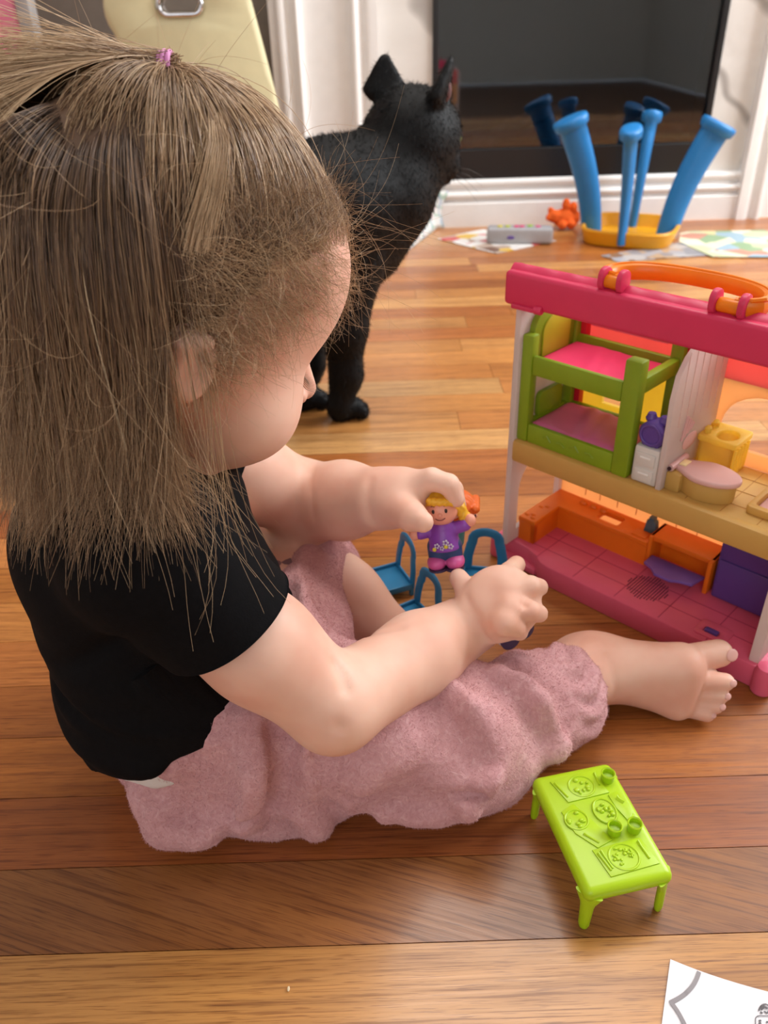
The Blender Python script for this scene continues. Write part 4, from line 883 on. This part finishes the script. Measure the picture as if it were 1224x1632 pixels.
CR_P = [crease(pan_, p_, w_ * 1.5, a_ * 1.9) for p_, w_, a_ in (
    ([(440, 1165), (451, 1215), (434, 1280)], .0050, .0110), ([(462, 1170), (454, 1240), (480, 1296), (535, 1302)], .0045, .0085), ([(355, 1236), (364, 1264), (350, 1290)], .0048, .0110),
    ([(366, 1300), (412, 1299), (460, 1284)], .0035, .0050), ([(470, 1272), (574, 1272), (690, 1270), (770, 1264)], .0022, .0034), ([(683, 1120), (712, 1145), (764, 1215)], .0080, .0050),
    ([(760, 1079), (825, 1102), (868, 1175)], .0085, .0060), ([(820, 1062), (880, 1090), (905, 1150)], .0050, .0040), ([(300, 1200), (330, 1240), (310, 1290)], .0070, .0055), ([(400, 1150), (405, 1215), (390, 1290)], .0080, -.0060), ([(240, 1270), (290, 1262), (330, 1225)], .0060, .0040),
    ([(485, 1000), (511, 1052)], .0060, .0060), ([(520, 960), (560, 1020)], .0060, .0060), ([(455, 940), (470, 1010)], .0060, .0050), ([(580, 1300), (600, 1318)], .0060, .0050), ([(700, 1290), (715, 1305)], .0060, .0050), ([(500, 850), (520, 880)], .004, .003))]
def pant_folds(P):
    v = .0036 * np.clip(P[:, 2] / .04, .25, 1) * np.sin(P[:, 0] * 120 + 30 * (P[:, 1] - .36) + 2.2 * np.sin(P[:, 2] * 45 + P[:, 0] * 20)) * np.clip((P[:, 0] + .16) / .08, .2, 1) * np.clip((.13 - P[:, 0]) / .04, .3, 1)
    v += .0022 * snoise(P, 5, 75, 2) + .0006 * snoise(P, 6, 420, 2)
    for f_ in CR_P: v += f_(P)
    q = P - CUF_N; ax = (AN_N - KN_N) / np.linalg.norm(AN_N - KN_N); t = q @ ax; rr = q - t[:, None] * ax; ang = np.arctan2(rr[:, 2], rr[:, 1])
    v += .0022 * np.sin(ang * 11 + 2 * np.sin(t * 150)) * np.exp(-((t + .006) / .016) ** 2) * (np.linalg.norm(rr, axis=1) < .07)
    return v + np.where(P[:, 2] < .0, -P[:, 2] * .8, 0)
pan_.disp(pant_folds)
def fleece():
    t = NT('pink_fleece'); b = t.b; tc = t.node('ShaderNodeTexCoord')
    n = t.node('ShaderNodeTexNoise', Scale=260., Detail=5., Distortion=1.2); t.link(tc.outputs['Object'], n.inputs['Vector'])
    n1 = t.node('ShaderNodeTexNoise', Scale=30., Detail=3.); t.link(tc.outputs['Object'], n1.inputs['Vector'])
    c = t.mix('MULTIPLY', .6, t.ramp(n.outputs[0], [(.25, '#c99597'), (.55, '#d6a5a7'), (.8, '#e4bbbb')]), t.ramp(n1.outputs[0], [(.3, '#dccfcf'), (.7, '#ffffff')])); t.link(c, b.inputs['Base Color'])
    b.inputs['Roughness'].default_value = .95; b.inputs['Specular IOR Level'].default_value = .1; b.inputs['Sheen Weight'].default_value = .5; b.inputs['Sheen Roughness'].default_value = .6; b.inputs['Sheen Tint'].default_value = lin('#e8c4c4')
    t.bump(n.outputs[0], .5, .002); return t.m
FLEECE = fleece()
pants_me = pan_.mesh(.0030); pants = child_mesh('trousers', pants_me, FLEECE)
# drawstring and diaper edge
kn_ = cast(pan_, [(440, 905)])[0] - ray(440, 905) * .003; obj('drawstring', xf(join(tube([kn_ + np.array([-.012, 0, .004]), kn_, kn_ + np.array([.012, .004, .002])], .0035, 8), ball(tuple(kn_), .006, 10, 8), tube([kn_, kn_ + np.array([.010, -.004, -.012])], .003, 8)), PINV), plain('drawstring_mauve', '#8a6a6e', .8), pants, True)
dp = Sdf(); dp.ell((-.140, .390, .080), (.060, .064, .058), None, .01); dp.cut(HEM_P + HEM_N / np.linalg.norm(HEM_N) * -.006, HEM_N * -1, .002); dp.cut(HEM_P + HEM_N / np.linalg.norm(HEM_N) * .020, HEM_N, .002)
child_mesh('diaper', dp.mesh(.003), plain('white_diaper', '#e4e0dc', .7))
# ================================================================== hair of the toddler
hs = Sdf(); head_sdf(hs)
def grad(s, P, e=.0008):
    d = s(P); return d, np.stack([s(P + np.eye(3)[i] * e) - d for i in range(3)], 1) / e
def push(P, s, off):
    d, G = grad(s, P); n = np.linalg.norm(G, axis=1, keepdims=True); G = G / np.maximum(n, 1e-6); m = d < off
    P[m] += G[m] * (off[m] - d[m])[:, None] if hasattr(off, '__len__') else G[m] * (off - d[m])[:, None]
    return P
HB = np.stack([hf, hl, hu], 1)
def toH(P): return (P - HC) @ HB / .97
def scalp(n, cond, rng):
    out = []; c0 = Hd(-.002, 0, .010)
    while sum(map(len, out)) < n:
        v = rng.normal(size=(n * 3, 3)); v /= np.linalg.norm(v, axis=1, keepdims=True); P = c0 + v * .075
        for _ in range(5): d, G = grad(hs, P); P = P - d[:, None] * G / np.maximum((G * G).sum(1), .2)[:, None]
        h = toH(P); out.append(P[cond(h[:, 0], h[:, 1], h[:, 2])])
    return np.concatenate(out)[:n]
rng = np.random.default_rng(21)
hairline = lambda a, b, c: (a * .75 - c * .66 < .016) & (c > -.075)
ts = np.linspace(.30, .55, 120); ray_pts = np.array([dep(268, 126, t) for t in ts]); TIE = ray_pts[np.argmin(hs(ray_pts))]; TIE = push(TIE[None].copy(), hs, np.array([.004]))[0]
th_ = toH(TIE[None])[0]
# near-side parting: everything in front of / above it is gathered into the tie
def proj_v(P):
    v = P - CAM; c = v @ c_fw; return 612 + FPX * (v @ c_rt) / c, 816 - FPX * (v @ c_up) / c
def gathered(a, b, c):
    P = HC + .97 * np.stack([a, b, c], 1) @ HB.T; px, py = proj_v(P)
    vis = ((P - (HC + hu * .01)) @ -c_fw > -.01)          # roots on the side turned to the camera: parting as seen
    arc = np.interp(px, [-150, 0, 20, 100, 215, 240], [520, 345, 330, 238, 200, 215]) + rng.normal(size=len(a)) * 9; xb = np.interp(py, [190, 215, 260, 420, 560, 700], [195, 215, 232, 258, 268, 280]) + rng.normal(size=len(a)) * 9
    near_ = vis & ((py < arc) | (px > xb)) & (a > -.07) & (py < np.interp(px, [150, 230, 320, 450, 520, 560], [600, 430, 388, 378, 350, 325]) + 14 * np.sin(px * .11) )
    far_ = ~vis & (c > .035 - .3 * np.maximum(0, a)) & (a > -.055)
    return hairline(a, b, c) & (near_ | far_)
STR = []      # (points N,K,3 ; radius ; tone N,K)
def add(paths, r0, r1, tone): STR.append((paths, r0, r1, tone))
# --- gathered hair over the skull to the tie
partz = lambda a, b, c: (lambda q: (q[0] > 40) & (q[0] < 250) & (q[1] > 165) & (q[1] < 290) & (c > .03))(proj_v(HC + .97 * np.stack([a, b, c], 1) @ HB.T))
R = np.concatenate([scalp(3400, gathered, rng), scalp(800, lambda a, b, c: gathered(a, b, c) & partz(a, b, c), rng)]); n = len(R); K = 14
c0 = Hd(-.004, 0, .012); vr = (R - c0); vt = TIE - c0; lr = np.linalg.norm(vr, axis=1); ur = vr / lr[:, None]; ut = vt / np.linalg.norm(vt)
om = np.arccos(np.clip(ur @ ut, -1, 1)); paths = []
lift = rng.uniform(.0015, .0065, n) * np.clip(om / .5, .4, 1.2); wob = rng.normal(size=(n, 3)) * .0025
for k in range(K):
    t = k / (K - 1); so = np.maximum(np.sin(om), 1e-4); u_ = ur * (np.sin((1 - t) * om) / so)[:, None] + ut[None] * (np.sin(t * om) / so)[:, None]
    P = c0 + u_ * (lr * (1 - t) + np.linalg.norm(vt) * t)[:, None] + wob * math.sin(pi * t)
    off = .0008 + lift * math.sin(pi * min(1, t * 1.1)) ** .7
    P = push(P, hs, off) if t < .97 else P
    if k == K - 1: P = TIE + rng.normal(size=(n, 3)) * .0022
    paths.append(P)
add(np.stack(paths, 1), .00020, .00020, np.clip(rng.normal(.52, .17, (n, 1)) + np.linspace(.14, .02, K)[None], 0, 1))
# --- ponytail thrown back from the tie
n = 3000; K = 18; P = TIE + rng.normal(size=(n, 3)) * .0024; tail_dir = c_rt * -1.0 + c_up * .04 + c_fw * .02
D_ = tail_dir / np.linalg.norm(tail_dir) + rng.normal(size=(n, 3)) * np.array([.10, .13, .13]) + (rng.random((n, 1)) ** 1.6) * (c_up * -.62 + c_fw * -.05)[None] ; paths = [P.copy()]
D_ += c_up * .07 * rng.random((n, 1)); Ls = rng.uniform(.085, .165, n); drop = rng.uniform(.015, .10, n); curl = rng.normal(size=(n, 3)) * .012
for k in range(1, K):
    D_ /= np.linalg.norm(D_, axis=1, keepdims=True); P = P + D_ * (Ls / K)[:, None]; D_ = D_ + np.array([0, 0, -1]) * drop[:, None] * (.4 + k / K) + curl + rng.normal(size=(n, 3)) * .012
    if k > 2: P = push(P, hs, np.full(n, .008))
    paths.append(P.copy())
add(np.stack(paths, 1), .00021, .00010, np.clip(rng.normal(.68, .17, (n, 1)) + np.linspace(-.08, .30, K)[None], 0, 1))
# --- long hair hanging from the parting, clumped
def hanging(n, cond, rng, length, K=20, zt=None, vol=(.002, .011), tone=.34, fwd=0., ncl=240, spread=.006, fr=.045):
    R = scalp(n, cond, rng); h = toH(R); P = R.copy(); d, G = grad(hs, P); G /= np.linalg.norm(G, axis=1, keepdims=True)
    gv = np.array([0, 0, -1.]); tgd = gv - G * (G @ gv)[:, None]; sgn = np.where(h[:, 1] < .012, -1., 1.)[:, None]; topw = np.clip(G @ -gv, 0, 1)[:, None] ** 2; D_ = G * .12 + tgd + topw * (hl[None] * sgn * .9 - hf * .45) + hf * fwd; Lg = rng.uniform(*length, n) if zt is None else np.maximum(.03, (R[:, 2] - rng.uniform(*zt, n)) * 1.12); off = rng.uniform(*vol, n); paths = [P.copy()]; jit = rng.normal(size=(n, 3)) * fr
    for k in range(1, K):
        D_ /= np.linalg.norm(D_, axis=1, keepdims=True); P = P + D_ * (Lg / K)[:, None]
        dd, GG = grad(hs, P); GG /= np.maximum(np.linalg.norm(GG, axis=1, keepdims=True), 1e-6); on = (dd < .012)[:, None]; gdir = np.tile(np.array([0, 0, -1.]), (n, 1)); gt = gdir - GG * np.minimum((GG * gdir).sum(1), 0)[:, None]; D_ = D_ * .75 + np.where(on, gt, gdir) * .55 - hf * .03 + jit * (k / K) ** 2 * 4.5 + rng.normal(size=(n, 3)) * .02
        P2 = push(P.copy(), hs, off * min(1, k / 4)); P2 = push(P2, tee, off * .8 + .0015); D_ += (P2 - P) / (Lg / K)[:, None] * .5; P = P2
        P[:, 2] = np.maximum(P[:, 2], .004); paths.append(P.copy())
    A = np.stack(paths, 1); g = rng.choice(n, min(ncl, n), replace=False)
    idx = np.argmin(((R[:, None, :] - R[None, g, :]) ** 2).sum(-1), 1); own = A; guide = A[g][idx]; offs = rng.normal(size=(n, 1, 3)) * spread
    t = np.linspace(0, 1, K)[None, :, None]; w_ = np.clip(t * 1.1, 0, 1) ** 1.2 * rng.uniform(.35, .8, (n, 1, 1)); A = own * (1 - w_) + (guide + offs * t) * w_
    return A, np.clip(rng.normal(tone, .17, (n, 1)) + np.linspace(-.14, .34, K)[None], 0, 1)
hang_ok = lambda a, b, c: (lambda q: ~(((q[0] > np.interp(q[1], [190, 215, 260, 420, 560, 700], [195, 215, 232, 258, 268, 280])) & (b < .0))))(proj_v(HC + .97 * np.stack([a, b, c], 1) @ HB.T))
side = lambda a, b, c: hairline(a, b, c) & ~gathered(a, b, c) & hang_ok(a, b, c) & (b < .01) & (a < -.004) & (c > -.045)
A, tn = hanging(6500, side, rng, (.13, .215), zt=(.222, .315)); add(A, .00020, .00005, tn)
backc = lambda a, b, c: hairline(a, b, c) & ~gathered(a, b, c) & hang_ok(a, b, c) & ((a < -.03) | (b > .0)) & (a < .01)
A, tn = hanging(1100, lambda a, b, c: hairline(a, b, c) & ~gathered(a, b, c) & partz(a, b, c), rng, (.13, .2), zt=(.23, .32), tone=.42); add(A, .00020, .00006, tn)
A, tn = hanging(2600, backc, rng, (.11, .19), zt=(.222, .30), tone=.32); add(A, .00022, .0001, tn)
# --- light front lock falling over the temple and a thin veil in front of the ear
def surf(px, py, off):                       # point of the head surface (plus offset) seen at each pixel
    d = c_fw[None] + c_rt[None] * ((px - 612) / FPX)[:, None] + c_up[None] * ((816 - py) / FPX)[:, None]; t = np.full(len(px), .28)
    for _ in range(40): t = t + np.clip(hs(CAM + d * t[:, None]) - off, -.004, .02) * .8
    return CAM + d * t[:, None]
n = 620; K = 16; u1, u2, v1, v2 = rng.normal(size=(4, n)); paths = []; o_ = rng.uniform(.003, .009, n); endk = rng.uniform(.5, 1.1, n)
for k in range(K):
    t = k / (K - 1) * endk; bx = np.interp(t, [0, .25, .6, 1.1], [338, 345, 334, 312]); by = np.interp(t, [0, .25, .6, 1.1], [168, 225, 310, 412])
    paths.append(surf(bx + u1 * np.interp(t, [0, .3, 1], [3, 9, 15]) + 3 * np.sin(5 * t + u2), by + v1 * 5, o_ * np.interp(t, [0, .15, 1], [.3, 1, .8])))
add(np.stack(paths, 1), .00019, .00008, np.clip(rng.normal(.84, .12, (n, 1)) + np.linspace(-.25, .10, K)[None], 0, 1))
veil = lambda a, b, c: (np.abs(a + .032) < .010) & (b < -.045) & (c > .0) & (c < .05)
A, tn = hanging(90, veil, rng, (.06, .16), K=18, zt=(.19, .27), vol=(.003, .008), tone=.62, ncl=20, spread=.006, fr=.05); add(A, .00018, .00008, tn)
# --- fine baby hair over temple and forehead
def wisps(n, cond, lead, length, tones, r0, jit=.25, cvs=.16, offr=(.0004, .0045)):
    R = scalp(n, cond, rng); n = len(R); K = 10; P = R.copy(); d, G = grad(hs, P); Dv = lead(P) + rng.normal(size=(n, 3)) * jit + G * .12
    Lg = rng.uniform(*length, n); off = rng.uniform(*offr, n); ps = [P.copy()]; cv = rng.normal(size=(n, 3)) * cvs
    for k in range(1, K):
        Dv /= np.linalg.norm(Dv, axis=1, keepdims=True); P = push(P + Dv * (Lg / K)[:, None], hs, off * min(1, k / 3)); Dv = Dv + cv; ps.append(P.copy())
    add(np.stack(ps, 1), r0, .00004, np.clip(rng.normal(*tones, (n, 1)) + np.zeros((1, K)), 0, 1))
def pix(a, b, c):
    P = HC + .97 * np.stack([a, b, c], 1) @ HB.T; return proj_v(P) + (((P - (HC + hu * .01)) @ -c_fw > -.02),)
def zoneB(a, b, c):
    px, py, v = pix(a, b, c); return v & (px > 285) & (px < 520) & (py > 372) & (py < 596 - (px - 350) * .72) & (c > -.03) & (rng.random(len(a)) < np.clip(1.05 - (a * .75 - c * .66 + .012) / .045, .12, 1))
def zoneA(a, b, c):
    px, py, v = pix(a, b, c); return v & (px > 300) & (py > 330 - .0 * px) & (py < 420 - np.maximum(0, px - 480) * .4) & (c > .0) & (a > 0)
def zoneC(a, b, c):
    px, py, v = pix(a, b, c); return (a > .05) & (c > .015) & (c < .065) & (b < .04) & (py < 500)
down = lambda P: hf[None] * .55 - hu[None] * .55 - hl[None] * .12 + np.zeros_like(P)
wisps(1150, zoneB, down, (.012, .034), (.58, .2), .00009, .28)
wisps(850, zoneB, lambda P: hf[None] * .7 - hu[None] * .25 + np.zeros_like(P), (.02, .05), (.9, .08), .00011, .35, .2, (.002, .007))
wisps(1500, zoneA, lambda P: (TIE - P) * 9, (.018, .04), (.55, .2), .00012, .22)
wisps(130, zoneC, lambda P: hf[None] * .5 - hu[None] * .7 + np.zeros_like(P), (.012, .035), (.85, .1), .00008, .3)
# --- loose flyaways round the brow, crown and ends
def fly(n, cond, rng, length, lean, r0=.00010, tone=.85):
    R = scalp(n, cond, rng); d, G = grad(hs, R); G /= np.linalg.norm(G, axis=1, keepdims=True); K = 16; P = R.copy(); Dv = G * .8 + np.asarray(lean) + rng.normal(size=(n, 3)) * .45; Lg = rng.uniform(*length, n); cv = rng.normal(size=(n, 3)) * .16; ps = [P.copy()]
    for k in range(1, K):
        Dv /= np.linalg.norm(Dv, axis=1, keepdims=True); P = push(P + Dv * (Lg / K)[:, None], hs, np.full(n, .001)); Dv = Dv + cv + np.array([0, 0, -.07]); ps.append(P.copy())
    add(np.stack(ps, 1), r0, .00005, np.clip(rng.normal(tone, .1, (n, 1)) + np.zeros((1, K)), 0, 1))
fly(85, lambda a, b, c: (a > .045) & (c > .02) & (c < .075) & (np.abs(b) < .05), rng, (.025, .08), hf * .5, .00008)
fly(90, lambda a, b, c: (c > .05) & (a < .05), rng, (.02, .06), hu * .3)
fly(160, lambda a, b, c: side(a, b, c), rng, (.03, .13), np.array([.1, -.2, -1.1]), .00012, .8)

def build_hair():
    V, F, TN = [], [], []; base = 0
    for A, r0, r1, tone in STR:
        n, K, _ = A.shape; tone = np.broadcast_to(tone, (n, K)); tg = np.gradient(A, axis=1); tg /= np.maximum(np.linalg.norm(tg, axis=2, keepdims=True), 1e-9)
        ref = np.tile(np.array([.31, .57, .76]), (n, K, 1)); s1 = np.cross(tg, ref); s1 /= np.maximum(np.linalg.norm(s1, axis=2, keepdims=True), 1e-9); s2 = np.cross(tg, s1)
        r = np.linspace(r0, r1, K)[None, :, None]; rs = [A + (s1 * cos(q) + s2 * sin(q)) * r for q in (0, 2.094, 4.189)]
        X = np.stack(rs, 2); V.append(X.reshape(-1, 3)); TN.append(np.repeat(tone[:, :, None], 3, 2).reshape(-1))
        i = np.arange(n)[:, None, None] * K * 3 + np.arange(K - 1)[None, :, None] * 3; j = np.arange(3)[None, None, :]; j2 = (j + 1) % 3
        q = np.stack([i + j, i + j2, i + 3 + j2, i + 3 + j], -1).reshape(-1, 4) + base; F.append(q); base += n * K * 3
    return np.concatenate(V), np.concatenate(F), np.concatenate(TN)
V_, F_, TN_ = build_hair()
# thin under-layer on the scalp
cap_ = Sdf(); 
cap_.ell(Hd(-.006, 0, .014), (.0867, .0712, .0857), HR, .01); cap_.ell(Hd(.045, 0, .022), (.0502, .0572, .0522), HR, .03)
def cap_shape(P):
    h = toH(P); return np.maximum(h[:, 0] * .75 - h[:, 2] * .66 + .010 + .0025 * np.sin(h[:, 1] * 190) + .002 * np.sin(h[:, 0] * 300), 0) * 1.3 + np.maximum(-.05 - h[:, 2], 0)
cap_.disp(lambda P: cap_shape(P))
cme = cap_.mesh(.0028); nc = len(cme.vertices); cv_ = np.zeros(nc * 3); cme.vertices.foreach_get('co', cv_); cv_ = cv_.reshape(-1, 3); cf = np.zeros(len(cme.polygons) * 4, int); cme.loops.foreach_get('vertex_index', cf); cf = cf.reshape(-1, 4)
def quad_mesh(name, V, F):
    me = bpy.data.meshes.new(name); me.vertices.add(len(V)); me.vertices.foreach_set('co', V.astype(np.float32).ravel()); me.loops.add(F.size); me.loops.foreach_set('vertex_index', F.astype(np.int32).ravel())
    k = F.shape[1]; me.polygons.add(len(F)); me.polygons.foreach_set('loop_start', np.arange(0, F.size, k, dtype=np.int32)); me.polygons.foreach_set('loop_total', np.full(len(F), k, np.int32)); me.update(calc_edges=True); me.polygons.foreach_set('use_smooth', [True] * len(F)); return me
hme = quad_mesh('hair', np.concatenate([V_, cv_]), np.concatenate([F_, cf + len(V_)])); at = hme.attributes.new('tone', 'FLOAT', 'POINT'); at.data.foreach_set('value', np.concatenate([TN_, np.full(nc, .20)]).astype(np.float32))
def hair_mat():
    t = NT('blond_brown_hair'); a = t.node('ShaderNodeAttribute', attribute_name='tone'); c = t.ramp(a.outputs['Fac'], [(.0, '#46352b'), (.3, '#836753'), (.6, '#b69370'), (1., '#e9cba4')]); t.link(c, t.b.inputs['Base Color'])
    t.b.inputs['Roughness'].default_value = .30; t.b.inputs['Specular IOR Level'].default_value = .5
    tr = t.node('ShaderNodeBsdfTranslucent'); t.link(c, tr.inputs[0]); mx = t.node('ShaderNodeMixShader'); mx.inputs[0].default_value = .25; t.link(t.b.outputs[0], mx.inputs[1]); t.link(tr.outputs[0], mx.inputs[2]); t.link(mx.outputs[0], t.out.inputs[0]); return t.m
hme.transform(PINV); hair = mobj('hair', hme, hair_mat(), person); bpy.data.meshes.remove(cme)
hair['kind'] = 'stuff'
# pink elastic
td = Vector(tail_dir).normalized(); o1 = td.orthogonal().normalized(); o2 = td.cross(o1)
def loop(s_, r): c = Vector(TIE) + td * s_; return tube([c + o1 * r * cos(2 * pi * i / 28) + o2 * r * sin(2 * pi * i / 28) for i in range(28)], .0013, 8, closed=True)
obj('hair_tie', xf(join(loop(-.0012, .0062), loop(.0012, .0064), loop(.003, .0060)), PINV), plain('pink_elastic', '#d88ac0', .5), person, True)
# eyelashes
lash = []
for e in (-1, 1):
    for k in range(14):
        b = e * (.021 + .0016 * k); p = Hd(.0765 - .00012 * max(0, k - 5) ** 2, b, -.0265); q = p + .97 * (hf * .0085 + hl * e * .0050 * (k - 3) / 6 - hu * .0030); m_ = (p + q) / 2 - hu * .0018
        lash.append(tube([p, m_, q], [.00026, .0002, .00008], 5))
obj('eyelashes', xf(join(*lash), PINV), plain('eyelash_brown', '#8f7460', .5), bodyo, True)

# ------------------------------------------------------------------ short pile fibres for fleece and fur
def pile(me, n, length, comb, stand, width, seed, keep=None):
    r = np.random.default_rng(seed); nv = len(me.vertices); co = np.zeros(nv * 3); me.vertices.foreach_get('co', co); co = co.reshape(-1, 3); q = np.zeros(len(me.polygons) * 4, int); me.loops.foreach_get('vertex_index', q); q = q.reshape(-1, 4)
    a, b, c, d = [co[q[:, i]] for i in range(4)]; nr = np.cross(c - a, d - b); ar = np.linalg.norm(nr, axis=1); nr /= np.maximum(ar, 1e-12)[:, None]; cen = (a + b + c + d) / 4; pr = ar.copy()
    if keep is not None: pr *= keep(cen, nr)
    f = r.choice(len(q), n, p=pr / pr.sum()); u, v = r.random(n)[:, None], r.random(n)[:, None]; P = (a[f] * (1 - u) + b[f] * u) * (1 - v) + (d[f] * (1 - u) + c[f] * u) * v; N_ = nr[f]
    cd_ = comb(P) if callable(comb) else np.tile(np.asarray(comb, float), (n, 1)); cd_ = cd_ - N_ * (cd_ * N_).sum(1)[:, None]
    Dv = N_ * stand + cd_ + r.normal(size=(n, 3)) * .35; Dv /= np.linalg.norm(Dv, axis=1)[:, None]; L = length * r.uniform(.5, 1.2, n)[:, None]; s = np.cross(Dv, r.normal(size=(n, 3))); s /= np.linalg.norm(s, axis=1)[:, None]
    tip = P + Dv * L; V = np.stack([P - s * width - N_ * .0004, P + s * width - N_ * .0004, tip], 1).reshape(-1, 3); return quad_mesh('pile', V, np.arange(n * 3).reshape(-1, 3))
pm_ = pile(pants.data, 110000, .0017, (.3, -.1, -.5), .6, .00022, 4); po = mobj('fleece_pile', pm_, FLEECE, pants); po['kind'] = 'stuff'
# ================================================================== black cat
CO = np.array([-.14, .95, 0.])
cat = tag(empty('cat', tuple(CO)), 'black cat standing beyond the child, looking towards the fireplace', 'cat')
CT = Matrix.Translation((-CO[0], -CO[1], 0))
cs = Sdf(); CH = ony(662, 210, 1.06); cf_ = np.array([.80, .52, -.30]); cf_ /= np.linalg.norm(cf_); cl_ = np.cross([0, 0, 1], cf_); cl_ /= np.linalg.norm(cl_); cu_ = np.cross(cf_, cl_); CR = np.array([cf_, cl_, cu_])
def Ch(a, b, c): return CH + 1.22 * (cf_ * a + cl_ * b + cu_ * c)
cs.ell(Ch(0, 0, 0), (.056, .053, .050), CR, .01); cs.ell(Ch(.034, 0, -.020), (.031, .027, .023), CR, .015); cs.ell(Ch(.026, .018, -.022), (.024, .020, .020), CR, .01); cs.ell(Ch(.026, -.018, -.022), (.024, .020, .020), CR, .01)
cs.cap(Ch(.034, 0, .006), Ch(.054, 0, -.014), .011, .008, .012); cs.ell(Ch(.044, 0, -.034), (.013, .012, .008), CR, .008)
for e in (-1, 1): cs.ell(Ch(.050, e * .0, -.02), (.008, .012, .008), CR, .006)
EARS = [(np.array(ony(616, 150, 1.075)), np.array(ony(612, 96, 1.078)), 1), (np.array(ony(698, 160, 1.035)), np.array(ony(719, 100, 1.03)), -1)]
for b, t, e in EARS:
    for k in range(7):
        s_ = k / 7; cs.ell(b * (1 - s_) + t * s_, (.027 * (1 - s_) ** .8 + .0022, .0085 * (1 - s_) + .0018, .012), np.array([cf_ * .75 + cl_ * (-.66 * e), cl_ * .75 + cf_ * .66 * e, cu_]), .008 if k == 0 else .006)
    cs.cap(b + (t - b) * .15 + cf_ * .010 - cl_ * e * .004 * -1, b + (t - b) * .62 + cf_ * .004, .008, .002, .004, 's')
SHD = np.array([-.045, 1.012, .262])
cs.chain([CH + np.array([-.012, -.008, -.016]), np.array([.008, 1.038, .272]), SHD], [.052, .064, .074], .03)
cs.chain([SHD, np.array([-.15, .955, .245]), np.array([-.26, .89, .245])], [.074, .078, .074], .03)
cs.ell(np.array([-.012, 1.030, .225]), (.052, .052, .062), None, .03)
PW1, PW2 = onz(548, 668), onz(486, 652)
for pw, shx, rr in ((PW1, np.array([-.028, .995, .205]), 1.), (PW2, np.array([-.072, 1.045, .205]), .95)):
    k_ = pw + np.array([-.004, .0, .022]); el_ = pw * .35 + shx * .65 + np.array([-.008, -.004, -.012])
    cs.chain([shx, el_, pw * .7 + shx * .3 + np.array([.0, 0, -.0]), k_], [.040, .028 * rr, .0200, .0165], .02)
    cs.cap(k_ + np.array([0, 0, -.008]), pw + np.array([.016, .006, .014]), .0165, .0135, .008)
    for q in (-1, 0, 1): cs.ell(pw + np.array([.024, .004 + q * .008, .010]), (.010, .0065, .0095), None, .004)
for e, y in ((-1, -.045), (1, .05)):
    hp_ = np.array([-.27, .89 + y, .20]); cs.chain([hp_, np.array([-.235, .89 + y, .13]), np.array([-.29, .875 + y, .08]), np.array([-.275, .88 + y, .02])], [.058, .034, .018, .015], .02); cs.ell(np.array([-.255, .885 + y, .013]), (.026, .014, .012), None, .01)
cs.chain([np.array([-.32, .86, .27]), np.array([-.39, .82, .25]), np.array([-.44, .80, .17]), np.array([-.47, .79, .10]), np.array([-.52, .78, .08])], [.020, .016, .014, .013, .010], .01, .02)
cs.disp(lambda P: np.where(P[:, 2] < .001, (.001 - P[:, 2]) * .8, 0) + .0008 * snoise(P, 31, 120, 2))
FUR = plain('black_cat_fur', '#060607', .6, .22, var=.3, scale=120, bump=.35, bscale=260, sheen=.0)
cm = cs.mesh(.0034); cm.transform(CT); cbody = mobj('body', cm, FUR, cat, True)
def cobj(name, vf, m, par=None): return obj(name, xf(vf, CT), m, par or cbody, True)
for e in (-1, 1): cobj('eye', ball(tuple(Ch(.0345, e * .0195, .003)), (.0085, .0085, .0085), 14, 10), plain('cat_eye', '#6d7a2a', .1))
cobj('nose', ball(tuple(Ch(.0605, 0, -.014)), (.004, .0045, .003), 10, 8), plain('cat_nose', '#2a2224', .4))
b, t, e = EARS[1]; cobj('inner_ear', ball(tuple(b * .72 + t * .28 + np.array([.004, -.0065, .0])), (.007, .0025, .012), 12, 8), plain('inner_ear_skin', '#6a4746', .7))
wl = []
for e in (-1, 1):
    for k in range(4):
        p = Ch(.046, e * .016, -.022 - .003 * k); q = p + cl_ * e * .045 + cf_ * .012 + cu_ * (-.004 - .006 * k); wl.append(tube([p, (p + q) / 2 + cu_ * .003, q], [.0003, .00022, .0001], 5))
cobj('whiskers', join(*wl), plain('whisker', '#8c8c8c', .4))
fm_ = pile(cm, 60000, .0065, (-.15, -.05, -1.), .30, .00035, 9); fo = mobj('fur', fm_, FUR, cbody); fo['kind'] = 'stuff'
